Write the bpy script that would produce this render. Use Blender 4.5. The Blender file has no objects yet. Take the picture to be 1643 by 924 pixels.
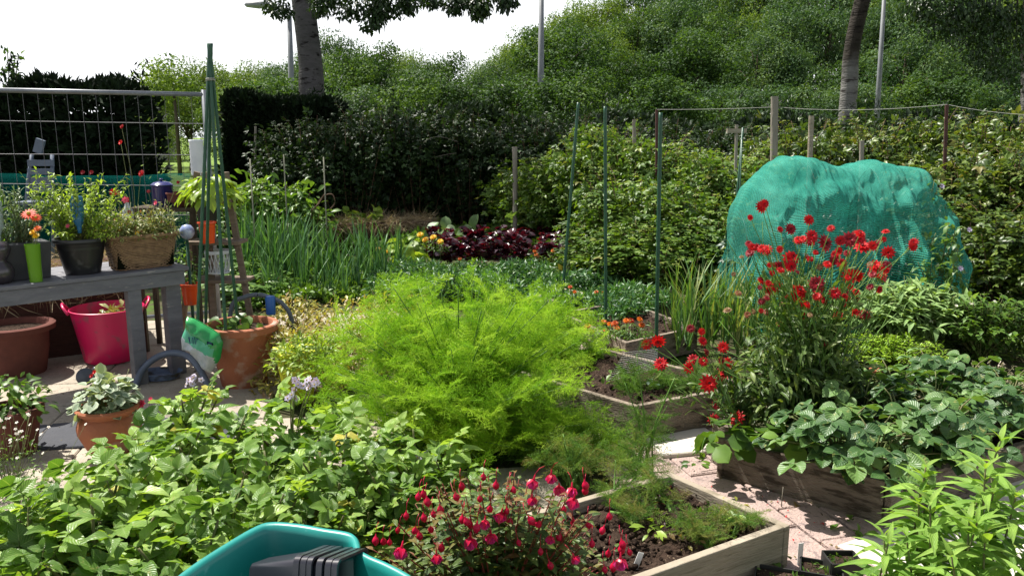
import bpy, math, random
import numpy as np
from mathutils import Vector, Matrix, noise as mnoise
sc = bpy.context.scene
COL = sc.collection
# ---------------------------------------------------------------- camera
H = 1.70; PITCH = math.radians(10.8); FPX = 1290.0; CX, CY = 821.5, 462.0
cam_d = bpy.data.cameras.new('camera'); cam = bpy.data.objects.new('camera', cam_d); COL.objects.link(cam)
cam.location = (0, 0, H); cam.rotation_euler = (math.pi/2 - PITCH, 0, 0)
cam_d.sensor_width = 36; cam_d.lens = 36*FPX/1643; cam_d.clip_end = 2000; cam_d.clip_start = .05
sc.camera = cam
# ---------------------------------------------------------------- light
SUN_EL = math.radians(59)
SUN_DIR = Vector((-.80*math.cos(SUN_EL), .60*math.cos(SUN_EL), math.sin(SUN_EL)))
W = bpy.data.worlds.new('World'); sc.world = W; W.use_nodes = True
nt = W.node_tree; nt.nodes.clear()
out = nt.nodes.new('ShaderNodeOutputWorld'); bg = nt.nodes.new('ShaderNodeBackground')
sky = nt.nodes.new('ShaderNodeTexSky'); sky.sky_type = 'NISHITA'; sky.sun_disc = False
sky.sun_elevation = SUN_EL; sky.sun_rotation = math.atan2(SUN_DIR.x, SUN_DIR.y)
sky.air_density = 1.0; sky.dust_density = 3.5; sky.ozone_density = 1.0
# thin bright cloud veil over the blue
tc = nt.nodes.new('ShaderNodeTexCoord'); nz = nt.nodes.new('ShaderNodeTexNoise')
nz.inputs['Scale'].default_value = 2.2; nz.inputs['Detail'].default_value = 5
cr = nt.nodes.new('ShaderNodeValToRGB'); cr.color_ramp.elements[0].position = .3; cr.color_ramp.elements[1].position = .62
cr.color_ramp.elements[0].color = (.8, .8, .8, 1); cr.color_ramp.elements[1].color = (1, 1, 1, 1)
mx = nt.nodes.new('ShaderNodeMixRGB'); mx.inputs[2].default_value = (15.5, 15.8, 16.2, 1)
nt.links.new(tc.outputs['Generated'], nz.inputs['Vector']); nt.links.new(nz.outputs['Fac'], cr.inputs['Fac'])
sz = nt.nodes.new('ShaderNodeSeparateXYZ'); nt.links.new(tc.outputs['Generated'], sz.inputs[0])
gr = nt.nodes.new('ShaderNodeValToRGB'); gr.color_ramp.elements[0].position = .12; gr.color_ramp.elements[0].color = (1, 1, 1, 1); gr.color_ramp.elements[1].position = .42; gr.color_ramp.elements[1].color = (.16, .16, .16, 1)
nt.links.new(sz.outputs['Z'], gr.inputs['Fac']); mm_ = nt.nodes.new('ShaderNodeMixRGB'); mm_.blend_type = 'MULTIPLY'; mm_.inputs[0].default_value = 1
nt.links.new(cr.outputs['Color'], mm_.inputs[1]); nt.links.new(gr.outputs['Color'], mm_.inputs[2]); nt.links.new(mm_.outputs['Color'], mx.inputs[0]); nt.links.new(sky.outputs['Color'], mx.inputs[1])
nt.links.new(mx.outputs['Color'], bg.inputs['Color']); bg.inputs['Strength'].default_value = .05
nt.links.new(bg.outputs[0], out.inputs[0])
sl = bpy.data.lights.new('sun', 'SUN'); sl.energy = 5.0; sl.angle = math.radians(.5); sl.color = (1, .955, .88)
so = bpy.data.objects.new('sun', sl); COL.objects.link(so); so.location = (-20, 10, 25)
so.rotation_euler = SUN_DIR.to_track_quat('Z', 'Y').to_euler()
sc.view_settings.view_transform = 'Standard'; sc.view_settings.look = 'None'
sc.view_settings.gamma = 1; sc.view_settings.exposure = 1.0
sc.cycles.max_bounces = 7; sc.cycles.diffuse_bounces = 3; sc.cycles.transparent_max_bounces = 12
sc.cycles.caustics_reflective = False; sc.cycles.caustics_refractive = False
sc.cycles.use_denoising = True

# ---------------------------------------------------------------- pixel helpers (photo pixels 1643x924)
def ray(px, py):
    x = (px-CX)/FPX; y = (CY-py)/FPX
    c, s = math.cos(PITCH), math.sin(PITCH)
    return np.array((x, c + y*s, -s + y*c))
def G(px, py, z=0.0):
    r = ray(px, py); t = (z-H)/r[2]; return np.array((r[0]*t, r[1]*t, z))
def D(px, py, Y):
    r = ray(px, py); t = Y/r[1]; return np.array((r[0]*t, Y, H + r[2]*t))
# ---------------------------------------------------------------- mesh accumulation
def nrmz(a):
    a = np.asarray(a, float); return a/np.maximum(np.linalg.norm(a, axis=-1, keepdims=True), 1e-9)
class Acc:
    def __init__(s): s.V = []; s.F = []; s.U = []; s.R = []; s.Mt = []; s.n = 0
    def add(s, V, F, U=None, R=None, mat=0):
        V = np.asarray(V, float).reshape(-1, 3); F = np.asarray(F, int).reshape(-1, 4).copy()
        F = np.where(F >= 0, F + s.n, -1)
        s.V.append(V); s.F.append(F); s.U.append(np.zeros((len(V), 2)) if U is None else U)
        s.R.append(np.full(len(F), random.random()) if R is None else np.broadcast_to(R, (len(F),)).astype(float))
        s.Mt.append(np.full(len(F), mat) if np.isscalar(mat) else mat); s.n += len(V); return s
def box_acc(a, c, size, rz=0, mat=0, tilt=None, taper=1.0):
    x, y, z = size[0]/2, size[1]/2, size[2]/2
    V = np.array([[-x,-y,-z],[x,-y,-z],[x,y,-z],[-x,y,-z],[-x*taper,-y*taper,z],[x*taper,-y*taper,z],[x*taper,y*taper,z],[-x*taper,y*taper,z]])
    R = np.array(Matrix.Rotation(rz, 3, 'Z')) @ (np.array(tilt) if tilt is not None else np.eye(3))
    a.add(V @ R.T + np.array(c), [[0,3,2,1],[4,5,6,7],[0,1,5,4],[1,2,6,5],[2,3,7,6],[3,0,4,7]], R=random.random(), mat=mat)
def curve_pts(ctrl, n=10):                      # Catmull-Rom
    P = np.array(ctrl, float)
    if len(P) == 2: t = np.linspace(0, 1, n)[:, None]; return P[0]*(1-t) + P[1]*t
    Q = np.vstack([2*P[0]-P[1], P, 2*P[-1]-P[-2]]); o = []
    segs = len(P)-1; k = max(2, n//segs)
    for i in range(segs):
        p0, p1, p2, p3 = Q[i:i+4]
        for t in np.linspace(0, 1, k, endpoint=False):
            o.append(.5*((2*p1)+(-p0+p2)*t+(2*p0-5*p1+4*p2-p3)*t*t+(-p0+3*p1-3*p2+p3)*t**3))
    o.append(P[-1]); return np.array(o)
def tube(a, pts, r, k=6, mat=0, R=None, cap=True):
    P = np.asarray(pts, float); n = len(P); r = np.atleast_1d(np.asarray(r, float)); r = np.full(n, r[0]) if len(r) == 1 else (r if len(r) == n else np.interp(np.linspace(0, 1, n), np.linspace(0, 1, len(r)), r))
    T = nrmz(np.gradient(P, axis=0)); up = np.array((0, 0, 1.)) if abs(T[0][2]) < .9 else np.array((1., 0, 0))
    A = nrmz(np.cross(T, up)); B = np.cross(T, A)
    th = np.arange(k)*2*math.pi/k
    V = P[:, None] + np.asarray(r)[:, None, None]*(np.cos(th)[None, :, None]*A[:, None] + np.sin(th)[None, :, None]*B[:, None])
    i = np.arange(n-1)[:, None]*k; j = np.arange(k)[None]; j2 = (j+1) % k
    F = np.stack([i+j, i+j2, i+k+j2, i+k+j], -1).reshape(-1, 4)
    V = V.reshape(-1, 3)
    U = np.stack([np.tile(np.arange(k)/k, n), np.repeat(np.linspace(0, 1, n), k)], -1)
    if cap:
        V = np.vstack([V, P[0], P[-1]]); U = np.vstack([U, [0, 0], [0, 1]])
        F = np.vstack([F, [[n*k, jj2, jj, -1] for jj, jj2 in zip(range(k), list(range(1, k))+[0])],
                       [[n*k+1, (n-1)*k+jj, (n-1)*k+jj2, -1] for jj, jj2 in zip(range(k), list(range(1, k))+[0])]])
    a.add(V, F, U, random.random() if R is None else R, mat)
def lathe(a, prof, c=(0,0,0), seg=40, mat=0, tilt=None, wob=0.0, sx=1, sy=1):
    P = np.array(prof, float); n = len(P); th = np.arange(seg)*2*math.pi/seg
    rr = 1 + wob*np.sin(th*3+1)
    V = np.stack([P[:, None, 0]*np.cos(th)*rr*sx, P[:, None, 0]*np.sin(th)*rr*sy, np.repeat(P[:, 1:2], seg, 1)], -1).reshape(-1, 3)
    if tilt is not None: V = V @ np.array(tilt).T
    i = np.arange(n-1)[:, None]*seg; j = np.arange(seg)[None]; j2 = (j+1) % seg
    F = np.stack([i+j, i+j2, i+seg+j2, i+seg+j], -1).reshape(-1, 4)
    U = np.stack([np.tile(th/6.283, n), np.repeat(np.linspace(0, 1, n), seg)], -1)
    a.add(V + np.array(c), F, U, .5, mat)
def build(name, acc, mats, parent=None, world=False, smooth=True, sharp=None):
    V = np.vstack(acc.V); F = np.vstack(acc.F); U = np.vstack(acc.U); R = np.concatenate(acc.R); Mi = np.concatenate(acc.Mt)
    if parent is not None and world: V = V - np.array(parent.location)
    q = F[:, 3] >= 0
    lt = np.where(q, 4, 3); ls = np.concatenate([[0], np.cumsum(lt)[:-1]])
    L = F[F >= 0] if q.all() else F.reshape(-1)[F.reshape(-1) >= 0]
    me = bpy.data.meshes.new(name)
    me.vertices.add(len(V)); me.vertices.foreach_set('co', V.astype(np.float32).ravel())
    me.loops.add(len(L)); me.loops.foreach_set('vertex_index', L.astype(np.int32))
    me.polygons.add(len(F)); me.polygons.foreach_set('loop_start', ls.astype(np.int32)); me.polygons.foreach_set('loop_total', lt.astype(np.int32))
    mats = mats if isinstance(mats, (list, tuple)) else [mats]
    for m in mats: me.materials.append(m)
    me.polygons.foreach_set('material_index', Mi.astype(np.int32))
    me.update(calc_edges=True)
    uv = me.uv_layers.new(name='uv'); uv.data.foreach_set('uv', U[L].astype(np.float32).ravel())
    at = me.attributes.new('rnd', 'FLOAT', 'FACE'); at.data.foreach_set('value', R.astype(np.float32))
    me.polygons.foreach_set('use_smooth', np.full(len(F), smooth))
    if sharp: me.set_sharp_from_angle(angle=sharp)
    o = bpy.data.objects.new(name, me); COL.objects.link(o)
    if parent is not None: o.parent = parent
    return o
def tag(o, label=None, cat=None, group=None, kind=None):
    for k, v in (('label', label), ('category', cat), ('group', group), ('kind', kind)):
        if v: o[k] = v
    return o
def thing(name, label, cat, loc=(0,0,0), group=None, rz=0):
    o = bpy.data.objects.new(name, None); COL.objects.link(o); o.location = tuple(float(v) for v in loc); o.rotation_euler = (0, 0, rz)
    o.empty_display_size = .05
    return tag(o, label, cat, group)
def dup(root, loc, rz=0, s=1.0, label=None, group=None, tilt=(0, 0)):
    r = root.copy(); COL.objects.link(r); r.location = tuple(float(v) for v in loc); r.rotation_euler = (tilt[0], tilt[1], rz)
    r.scale = (s, s, s) if np.isscalar(s) else s
    if label: r['label'] = label
    if group: r['group'] = group
    for ch in list(root.children):
        c = ch.copy(); COL.objects.link(c); c.parent = r
        for g in list(ch.children):
            d = g.copy(); COL.objects.link(d); d.parent = c
    return r
def place(root, loc, rz=0, s=1.0, label=None, tilt=(0, 0)):
    root.location = tuple(float(v) for v in loc); root.rotation_euler = (tilt[0], tilt[1], rz)
    root.scale = (s, s, s) if np.isscalar(s) else s
    if label: root['label'] = label
    return root
def bevel(o, w=.004, seg=2):
    m = o.modifiers.new('bevel', 'BEVEL'); m.width = w; m.segments = seg; m.limit_method = 'ANGLE'; return o
# ---------------------------------------------------------------- materials
def newmat(name):
    m = bpy.data.materials.new(name); m.use_nodes = True; n = m.node_tree; b = n.nodes['Principled BSDF']; return m, n, b
def rgba(c): return (c[0], c[1], c[2], 1)
def ramp(n, stops):
    r = n.nodes.new('ShaderNodeValToRGB'); e = r.color_ramp.elements
    while len(e) < len(stops): e.new(.5)
    for k, (p, c) in enumerate(stops): e[k].position = p; e[k].color = rgba(c)
    return r
def solid(name, c1, c2=None, scale=8, rough=.7, spec=.3, bump=.1, bscale=None, metal=0, detail=6, stretch=None, speck=None):
    m, n, b = newmat(name); c2 = c2 or tuple(v*.7 for v in c1)
    tcn = n.nodes.new('ShaderNodeTexCoord'); mp = n.nodes.new('ShaderNodeMapping'); mp.inputs['Scale'].default_value = stretch or (1, 1, 1)
    t = n.nodes.new('ShaderNodeTexNoise'); t.inputs['Scale'].default_value = scale; t.inputs['Detail'].default_value = detail; t.inputs['Roughness'].default_value = .65
    n.links.new(tcn.outputs['Object'], mp.inputs[0]); n.links.new(mp.outputs[0], t.inputs['Vector'])
    r = ramp(n, [(.32, c1), (.68, c2)]); n.links.new(t.outputs['Fac'], r.inputs[0]); col = r.outputs[0]
    if speck:
        t3 = n.nodes.new('ShaderNodeTexNoise'); t3.inputs['Scale'].default_value = speck[1]; t3.inputs['Detail'].default_value = 8
        n.links.new(mp.outputs[0], t3.inputs['Vector'])
        r3 = ramp(n, [(speck[2], (0, 0, 0)), (speck[2]+.1, (1, 1, 1))]); n.links.new(t3.outputs['Fac'], r3.inputs[0])
        mm = n.nodes.new('ShaderNodeMixRGB'); n.links.new(r3.outputs[0], mm.inputs[0]); n.links.new(col, mm.inputs[1]); mm.inputs[2].default_value = rgba(speck[0]); col = mm.outputs[0]
    n.links.new(col, b.inputs['Base Color'])
    b.inputs['Roughness'].default_value = rough; b.inputs['Specular IOR Level'].default_value = spec; b.inputs['Metallic'].default_value = metal
    if bump:
        t2 = n.nodes.new('ShaderNodeTexNoise'); t2.inputs['Scale'].default_value = bscale or scale*4; t2.inputs['Detail'].default_value = 8
        n.links.new(mp.outputs[0], t2.inputs['Vector'])
        bp = n.nodes.new('ShaderNodeBump'); bp.inputs['Strength'].default_value = min(1, bump*3); bp.inputs['Distance'].default_value = .02*bump*3
        n.links.new(t2.outputs['Fac'], bp.inputs['Height']); n.links.new(bp.outputs[0], b.inputs['Normal'])
    return m
def crown_shade(m, z, c1, c2, soft=.5):
    """darkens the bark above height z, painting in shade from the crown (object space of the trunk, whose base is the ground)"""
    n = m.node_tree; b = n.nodes['Principled BSDF']; src = b.inputs['Base Color'].links[0].from_socket
    t = n.nodes.new('ShaderNodeTexCoord'); s = n.nodes.new('ShaderNodeSeparateXYZ'); n.links.new(t.outputs['Object'], s.inputs[0]); nz_ = n.nodes.new('ShaderNodeTexNoise'); nz_.inputs['Scale'].default_value = 2.5; n.links.new(t.outputs['Object'], nz_.inputs['Vector'])
    a_ = n.nodes.new('ShaderNodeMath'); a_.operation = 'ADD'; n.links.new(s.outputs['Z'], a_.inputs[0]); n.links.new(nz_.outputs['Fac'], a_.inputs[1])
    r = n.nodes.new('ShaderNodeMapRange'); n.links.new(a_.outputs[0], r.inputs['Value']); r.inputs['From Min'].default_value = z+.5-soft/2; r.inputs['From Max'].default_value = z+.5+soft/2
    mx_ = n.nodes.new('ShaderNodeMixRGB'); mx_.blend_type = 'MULTIPLY'; n.links.new(r.outputs[0], mx_.inputs[0]); n.links.new(src, mx_.inputs[1]); mx_.inputs[2].default_value = rgba(c2); n.links.new(mx_.outputs[0], b.inputs['Base Color']); return m
def leafmat(name, c, trans=.35, tcol=None, rough=.42, spec=.35, veins=0.0, margin=None, tscale=1.0):
    """c = list of colours spread over the per-leaf random value"""
    m, n, b = newmat(name)
    a = n.nodes.new('ShaderNodeAttribute'); a.attribute_name = 'rnd'
    r = ramp(n, [(i/max(1, len(c)-1), cc) for i, cc in enumerate(c)]); n.links.new(a.outputs['Fac'], r.inputs[0]); col = r.outputs[0]
    tcn = n.nodes.new('ShaderNodeTexCoord')
    t = n.nodes.new('ShaderNodeTexNoise'); t.inputs['Scale'].default_value = 14; t.inputs['Detail'].default_value = 4
    n.links.new(tcn.outputs['Object'], t.inputs['Vector'])
    hs = n.nodes.new('ShaderNodeMixRGB'); hs.blend_type = 'MULTIPLY'; rr = ramp(n, [(.3, (.72, .74, .7)), (.7, (1.18, 1.15, 1.1))])
    n.links.new(t.outputs['Fac'], rr.inputs[0]); hs.inputs[0].default_value = 1
    n.links.new(col, hs.inputs[1]); n.links.new(rr.outputs[0], hs.inputs[2]); col = hs.outputs[0]
    if veins or margin:
        uv = n.nodes.new('ShaderNodeUVMap'); sp = n.nodes.new('ShaderNodeSeparateXYZ'); n.links.new(uv.outputs[0], sp.inputs[0])
        def mth(op, x, y=None, cl=False):
            k = n.nodes.new('ShaderNodeMath'); k.operation = op; k.use_clamp = cl
            for i, v in enumerate((x, y)):
                if v is None: continue
                if isinstance(v, (int, float)): k.inputs[i].default_value = v
                else: n.links.new(v, k.inputs[i])
            return k.outputs[0]
        du = mth('ABSOLUTE', mth('SUBTRACT', sp.outputs[0], .5))
        if veins:
            mid = mth('LESS_THAN', du, .022)
            ph = mth('SUBTRACT', mth('MULTIPLY', sp.outputs[1], 7.5), mth('MULTIPLY', du, 5.0))
            tri = mth('ABSOLUTE', mth('SUBTRACT', mth('FRACT', ph), .5))
            side = mth('SUBTRACT', 1.0, mth('MULTIPLY', tri, 9.0), True)
            v = mth('MAXIMUM', mid, mth('MULTIPLY', side, .55))
            mm = n.nodes.new('ShaderNodeMixRGB'); n.links.new(mth('MULTIPLY', v, veins), mm.inputs[0]); n.links.new(col, mm.inputs[1])
            mm.inputs[2].default_value = (.33, .42, .16, 1); col = mm.outputs[0]
            bp = n.nodes.new('ShaderNodeBump'); bp.inputs['Strength'].default_value = .55; bp.inputs['Distance'].default_value = .004
            n.links.new(tri, bp.inputs['Height']); n.links.new(bp.outputs[0], b.inputs['Normal'])
        if margin:
            e = n.nodes.new('ShaderNodeMixRGB'); n.links.new(mth('GREATER_THAN', du, .27), e.inputs[0]); n.links.new(col, e.inputs[1]); e.inputs[2].default_value = rgba(margin); col = e.outputs[0]
    if veins:      # blotches and yellowed bits of old leaves
        t4 = n.nodes.new('ShaderNodeTexNoise'); t4.inputs['Scale'].default_value = 42; t4.inputs['Detail'].default_value = 5; n.links.new(tcn.outputs['Object'], t4.inputs['Vector'])
        r4 = ramp(n, [(.62, (0, 0, 0)), (.72, (.75, .75, .75))]); n.links.new(t4.outputs['Fac'], r4.inputs[0])
        m4 = n.nodes.new('ShaderNodeMixRGB'); n.links.new(r4.outputs[0], m4.inputs[0]); n.links.new(col, m4.inputs[1]); m4.inputs[2].default_value = (.30, .30, .09, 1); col = m4.outputs[0]
    n.links.new(col, b.inputs['Base Color']); b.inputs['Roughness'].default_value = rough; b.inputs['Specular IOR Level'].default_value = spec
    if trans:
        tr = n.nodes.new('ShaderNodeBsdfTranslucent'); g = n.nodes.new('ShaderNodeMixRGB'); g.blend_type = 'MULTIPLY'; g.inputs[0].default_value = 1
        tc_ = tcol or (1.5, 1.45, .45); g.inputs[2].default_value = rgba(tuple(v*tscale for v in tc_))
        n.links.new(col, g.inputs[1]); n.links.new(g.outputs[0], tr.inputs['Color'])
        ms = n.nodes.new('ShaderNodeMixShader'); ms.inputs[0].default_value = trans
        n.links.new(b.outputs[0], ms.inputs[1]); n.links.new(tr.outputs[0], ms.inputs[2])
        n.links.new(ms.outputs[0], n.nodes['Material Output'].inputs['Surface'])
    return m
# ---------------------------------------------------------------- leaf templates: (V, F, UV)
def leaf(rows=5, w=.5, cols=5, fold=.18, curl=.25, shape='ovate', wave=0.0, stalk=0.0, base=0.0):
    t = np.linspace(0, 1, rows+1)
    if shape == 'ovate': wd = np.sin(np.pi*t**.72)**.85*(1-.25*t)
    elif shape == 'lance': wd = np.sin(np.pi*t**.8)**.9*(1-.35*t)
    elif shape == 'round': wd = np.sin(np.pi*np.clip(t*.96+.04, 0, 1))**.5
    elif shape == 'obov': wd = np.sin(np.pi*t**1.35)**.75
    elif shape == 'blade': wd = (1-t**2.5)*.95+.05*(t < 1)
    elif shape == 'potato': wd = np.sin(np.pi*t**.62)**.75*(1-.12*t)
    else: wd = np.sin(np.pi*t)
    wd[0] = max(base, .03); wd[-1] = .0 if shape != 'x' else wd[-1]
    c = np.linspace(-1, 1, cols)
    X = c[None]*wd[:, None]*w*.5; Y = np.repeat(t[:, None], cols, 1)
    Z = -curl*Y**2 + fold*np.abs(X)*1.5 + wave*np.sin(Y*14+c[None]*2)*np.abs(c[None])**1.5
    Y = Y*(1-.12*curl) + stalk
    V = np.stack([X, Y, Z], -1).reshape(-1, 3)
    U = np.stack([np.repeat(c[None]*.5+.5, rows+1, 0), np.repeat(t[:, None], cols, 1)], -1).reshape(-1, 2)
    i = np.arange(rows)[:, None]*cols; j = np.arange(cols-1)[None]
    F = np.stack([i+j, i+j+1, i+j+1+cols, i+j+cols], -1).reshape(-1, 4)
    if stalk:
        n = len(V); s = .018; V = np.vstack([V, [[-s, 0, .02], [s, 0, .02], [s, stalk+.03, 0], [-s, stalk+.03, 0]]]); U = np.vstack([U, [[.5, 0]]*4])
        F = np.vstack([F, [[n, n+1, n+2, n+3]]])
    return V, F, U
def frames(d, n):
    y = nrmz(d); x = nrmz(np.cross(y, n)); z = np.cross(x, y); return np.stack([x, y, z], -1)
def inst(a, T, Fr, P, S, R, mat=0):
    V, F, U = T[:3]; m = len(P); S = np.broadcast_to(S, (m,)) if np.ndim(S) < 2 else S
    if m == 0: return
    VV = np.einsum('mij,nj->mni', Fr, V)*(S[:, None, None] if S.ndim == 1 else 1) + P[:, None]
    nv = len(V); FF = F[None] + (np.arange(m)*nv)[:, None, None]; FF = np.where(F[None] >= 0, FF, -1)
    R = np.broadcast_to(R, (m,))
    tm = T[3] if len(T) > 3 else np.full(len(F), mat)
    a.add(VV.reshape(-1, 3), FF.reshape(-1, 4), np.tile(U, (m, 1)), np.repeat(R, len(F)), np.tile(tm, m))
def combine(parts):                              # [(T, R3, pos, scale, matid)]
    Vs = []; Fs = []; Us = []; Ms = []; n = 0
    for T, R3, p, s, mi in parts:
        V, F, U = T[:3]; Vs.append((V*s) @ np.asarray(R3).T + np.asarray(p)); Fs.append(np.where(F >= 0, F+n, -1)); Us.append(U)
        Ms.append(T[3] if (len(T) > 3 and mi is None) else np.full(len(F), mi or 0)); n += len(V)
    return np.vstack(Vs), np.vstack(Fs), np.vstack(Us), np.concatenate(Ms)
def acc_T(a): return np.vstack(a.V), np.vstack(a.F), np.vstack(a.U), np.concatenate(a.Mt)
def rotm(d, n=(0, 0, 1)): return frames(np.array([d], float), np.array([n], float))[0]
def uvec(rng, m):
    v = rng.normal(size=(m, 3)); return nrmz(v)
# ================================================================ SETTING
RNG = np.random.default_rng(7); random.seed(7)
M_soil = solid('soil', (.018, .012, .009), (.060, .038, .027), scale=14, rough=.95, spec=.1, bump=.5, bscale=60, speck=((.24, .18, .12), 90, .62))
M_grass = solid('far_grass', (.10, .17, .03), (.17, .24, .05), scale=1.2, rough=.9, spec=.1, bump=.3, bscale=30)
M_earth = solid('garden_earth', (.04, .05, .02), (.09, .075, .045), scale=2.5, rough=.95, spec=.1, bump=.5, bscale=40, speck=((.07, .12, .025), 7, .5))
M_hill = solid('hill_floor', (.02, .035, .012), (.04, .05, .02), scale=.8, rough=.95, spec=.05, bump=.4)
M_slab = solid('paving_slab', (.40, .35, .28), (.29, .25, .20), scale=5, rough=.85, spec=.2, bump=.2, bscale=120, speck=((.2, .17, .14), 40, .6))
M_shade_slab = solid('shade_slab', (.035, .038, .048), (.055, .057, .066), scale=5, rough=.75, spec=.25, bump=.15, bscale=60)  # dark tone paints a cast shadow into the paving
M_paver = solid('block_paver', (.42, .31, .27), (.30, .23, .21), scale=7, rough=.85, spec=.2, bump=.25, bscale=90, speck=((.22, .17, .16), 30, .58))
M_white_slab = solid('white_slab', (.62, .58, .50), (.5, .46, .40), scale=4, rough=.8, spec=.2, bump=.1, bscale=100)
M_asph = solid('road', (.30, .30, .31), (.24, .24, .25), scale=3, rough=.9, spec=.1, bump=.1)

def hz(x, y):
    """terrain height: flat garden, wooded bank rising on the right beyond 20 m"""
    s = np.clip((y-19)/55, 0, 1)**1.1*np.clip((x+16)/26, 0, 1)
    return 4.5*s
a = Acc()
gx = np.concatenate([np.linspace(-260, -20, 14), np.linspace(-18, 30, 40), np.linspace(36, 260, 14)]); gy = np.concatenate([np.linspace(-20, 18, 30), np.linspace(20, 90, 40), np.linspace(100, 420, 14)])
X, Y = np.meshgrid(gx, gy); Z = hz(X, Y)
Z = Z + .015*np.sin(X*3.1)*np.cos(Y*2.7)*(Y > 8) - .02
nx, ny = len(gx), len(gy); i = np.arange(ny-1)[:, None]*nx; j = np.arange(nx-1)[None]
FF = np.stack([i+j, i+j+1, i+j+1+nx, i+j+nx], -1).reshape(-1, 4)
cx_ = X.reshape(-1)[FF].mean(1); cy_ = Y.reshape(-1)[FF].mean(1); cz_ = Z.reshape(-1)[FF].mean(1)
mi = np.where(cz_ > .12, 2, np.where(cy_ > 15.5, 1, 0))
a.add(np.stack([X, Y, Z], -1), FF, mat=mi)
tag(build('ground', a, [M_earth, M_grass, M_hill]), kind='structure')
# road far left
a = Acc(); a.add([[-60, 27, .004], [2, 21.5, .004], [2, 24.0, .004], [-60, 31, .004]], [[0, 1, 2, 3]]); tag(build('road', a, M_asph), kind='structure')

def pave(name, org, ux, uy, su, sv, nu, nv, th, mat, jit=.003, gap=.008, bond=True, skip=None, z0=0):
    a = Acc(); ux = np.array(ux, float); uy = np.array(uy, float); rng = np.random.default_rng(len(name)+nu)
    for v in range(nv):
        for u in range(nu):
            uu = u*su + (su/2 if (bond and v % 2) else 0); c = np.array(org[:2]) + ux*(uu+su/2) + uy*(v*sv+sv/2)
            if skip and skip(c): continue
            hx, hy = (su-gap)/2, (sv-gap)/2; hh = th + rng.normal()*jit; b = .006
            def pt(x, y, z): q = c + ux*x + uy*y; return [q[0], q[1], z0 + z + (x*rng.normal()*0)]
            tx, ty = rng.normal(size=2)*.006
            V = [pt(s1*hx, s2*hy, 0) for s1, s2 in ((-1,-1),(1,-1),(1,1),(-1,1))] + [pt(s1*hx, s2*hy, hh-b+s1*hx*tx+s2*hy*ty) for s1, s2 in ((-1,-1),(1,-1),(1,1),(-1,1))] + \
                [pt(s1*(hx-b), s2*(hy-b), hh+s1*hx*tx+s2*hy*ty) for s1, s2 in ((-1,-1),(1,-1),(1,1),(-1,1))]
            F = [[8,9,10,11]] + [[k, (k+1) % 4, 4+(k+1) % 4, 4+k] for k in range(4)] + [[4+k, 4+(k+1) % 4, 8+(k+1) % 4, 8+k] for k in range(4)]
            a.add(V, F, R=rng.random())
    return tag(build(name, a, mat, smooth=False), kind='structure')
# patio slabs on the left
pave('patio', (-4.6, 2.6), (.985, .17), (-.17, .985), .62, .48, 8, 9, .025, M_slab, skip=lambda c: (c[0] > -1.25 and c[1] > 4.75) or (c[0] > -.45 and c[1] > 3.7) or c[0] > .3)
pave('slate_paving', (G(22, 742)[0]-.55, G(22, 742)[1]-.0), (.985, .17), (-.17, .985), .55, .42, 3, 1, .033, M_shade_slab, bond=False)  # dark slabs stand in for a shadow band lying across the patio
# pink block path between the beds
pA = G(1230, 924); pB = G(1000, 716); du_ = nrmz((pB-pA)[:2]); dv_ = np.array((du_[1], -du_[0]))
pave('path', tuple(pA[:2] - du_*1.2 - dv_*.25), du_, dv_, .30, .2, 15, 5, .022, M_paver, gap=.01)
W0_ = G(1340, 884)[:2]; WX = nrmz(G(1440, 848)[:2]-W0_); WY = np.array((-WX[1], WX[0])); WO = W0_-WY*.6
pave('white_paving', tuple(WO), tuple(WX), tuple(WY), .6, .6, 3, 1, .034, M_white_slab, bond=False)
pave('stepping_slab', tuple(G(1062, 742)[:2]), (.97, .22), (-.22, .97), .42, .34, 1, 1, .04, M_white_slab, bond=False)

# ---------------------------------------------------------------- raised beds
M_wood = solid('weathered_board', (.27, .225, .175), (.16, .13, .10), scale=2.5, rough=.9, spec=.1, bump=.35, bscale=26, stretch=(1.4, 1.4, 6), speck=((.075, .06, .045), 5, .53))
M_wood_pale = solid('pale_board', (.36, .31, .24), (.22, .185, .14), scale=2.5, rough=.85, spec=.15, bump=.2, bscale=20, stretch=(1, 1, 8), speck=((.2, .17, .12), 9, .58))
def soil_patch(corners, z, rng, res=26, amp=.018):
    A_, B_, C_, D_ = [np.array(c, float) for c in corners]
    u = np.linspace(0, 1, res); U_, V_ = np.meshgrid(u, u)
    P = (A_[None, None]*((1-U_)*(1-V_))[..., None] + B_*(U_*(1-V_))[..., None] + C_*(U_*V_)[..., None] + D_*((1-U_)*V_)[..., None])
    Z = np.array([[mnoise.noise(Vector((x*9, y*9, 3)))*amp*1.6 + mnoise.noise(Vector((x*30, y*30, 9)))*amp for x, y in zip(r0, r1)] for r0, r1 in zip(P[..., 0], P[..., 1])])
    P[..., 2] = z + Z
    i = np.arange(res-1)[:, None]*res; j = np.arange(res-1)[None]
    a = Acc(); a.add(P, np.stack([i+j, i+j+1, i+j+1+res, i+j+res], -1)); 
    n = 260; uu = rng.random((n, 2)); Q = (A_*((1-uu[:, :1])*(1-uu[:, 1:])) + B_*(uu[:, :1]*(1-uu[:, 1:])) + C_*(uu[:, :1]*uu[:, 1:]) + D_*((1-uu[:, :1])*uu[:, 1:]))
    Q[:, 2] = z + .006 + rng.random(n)*.01
    clod = acc_T(lathe_(6, [(0, -.5), (.42, -.3), (.5, .05), (.3, .4), (0, .5)]))
    inst(a, clod, frames(uvec(rng, n), uvec(rng, n)), Q, rng.uniform(.008, .03, n), rng.random(n)); return a
def lathe_(seg, prof):
    a = Acc(); lathe(a, prof, seg=seg); return a
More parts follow.
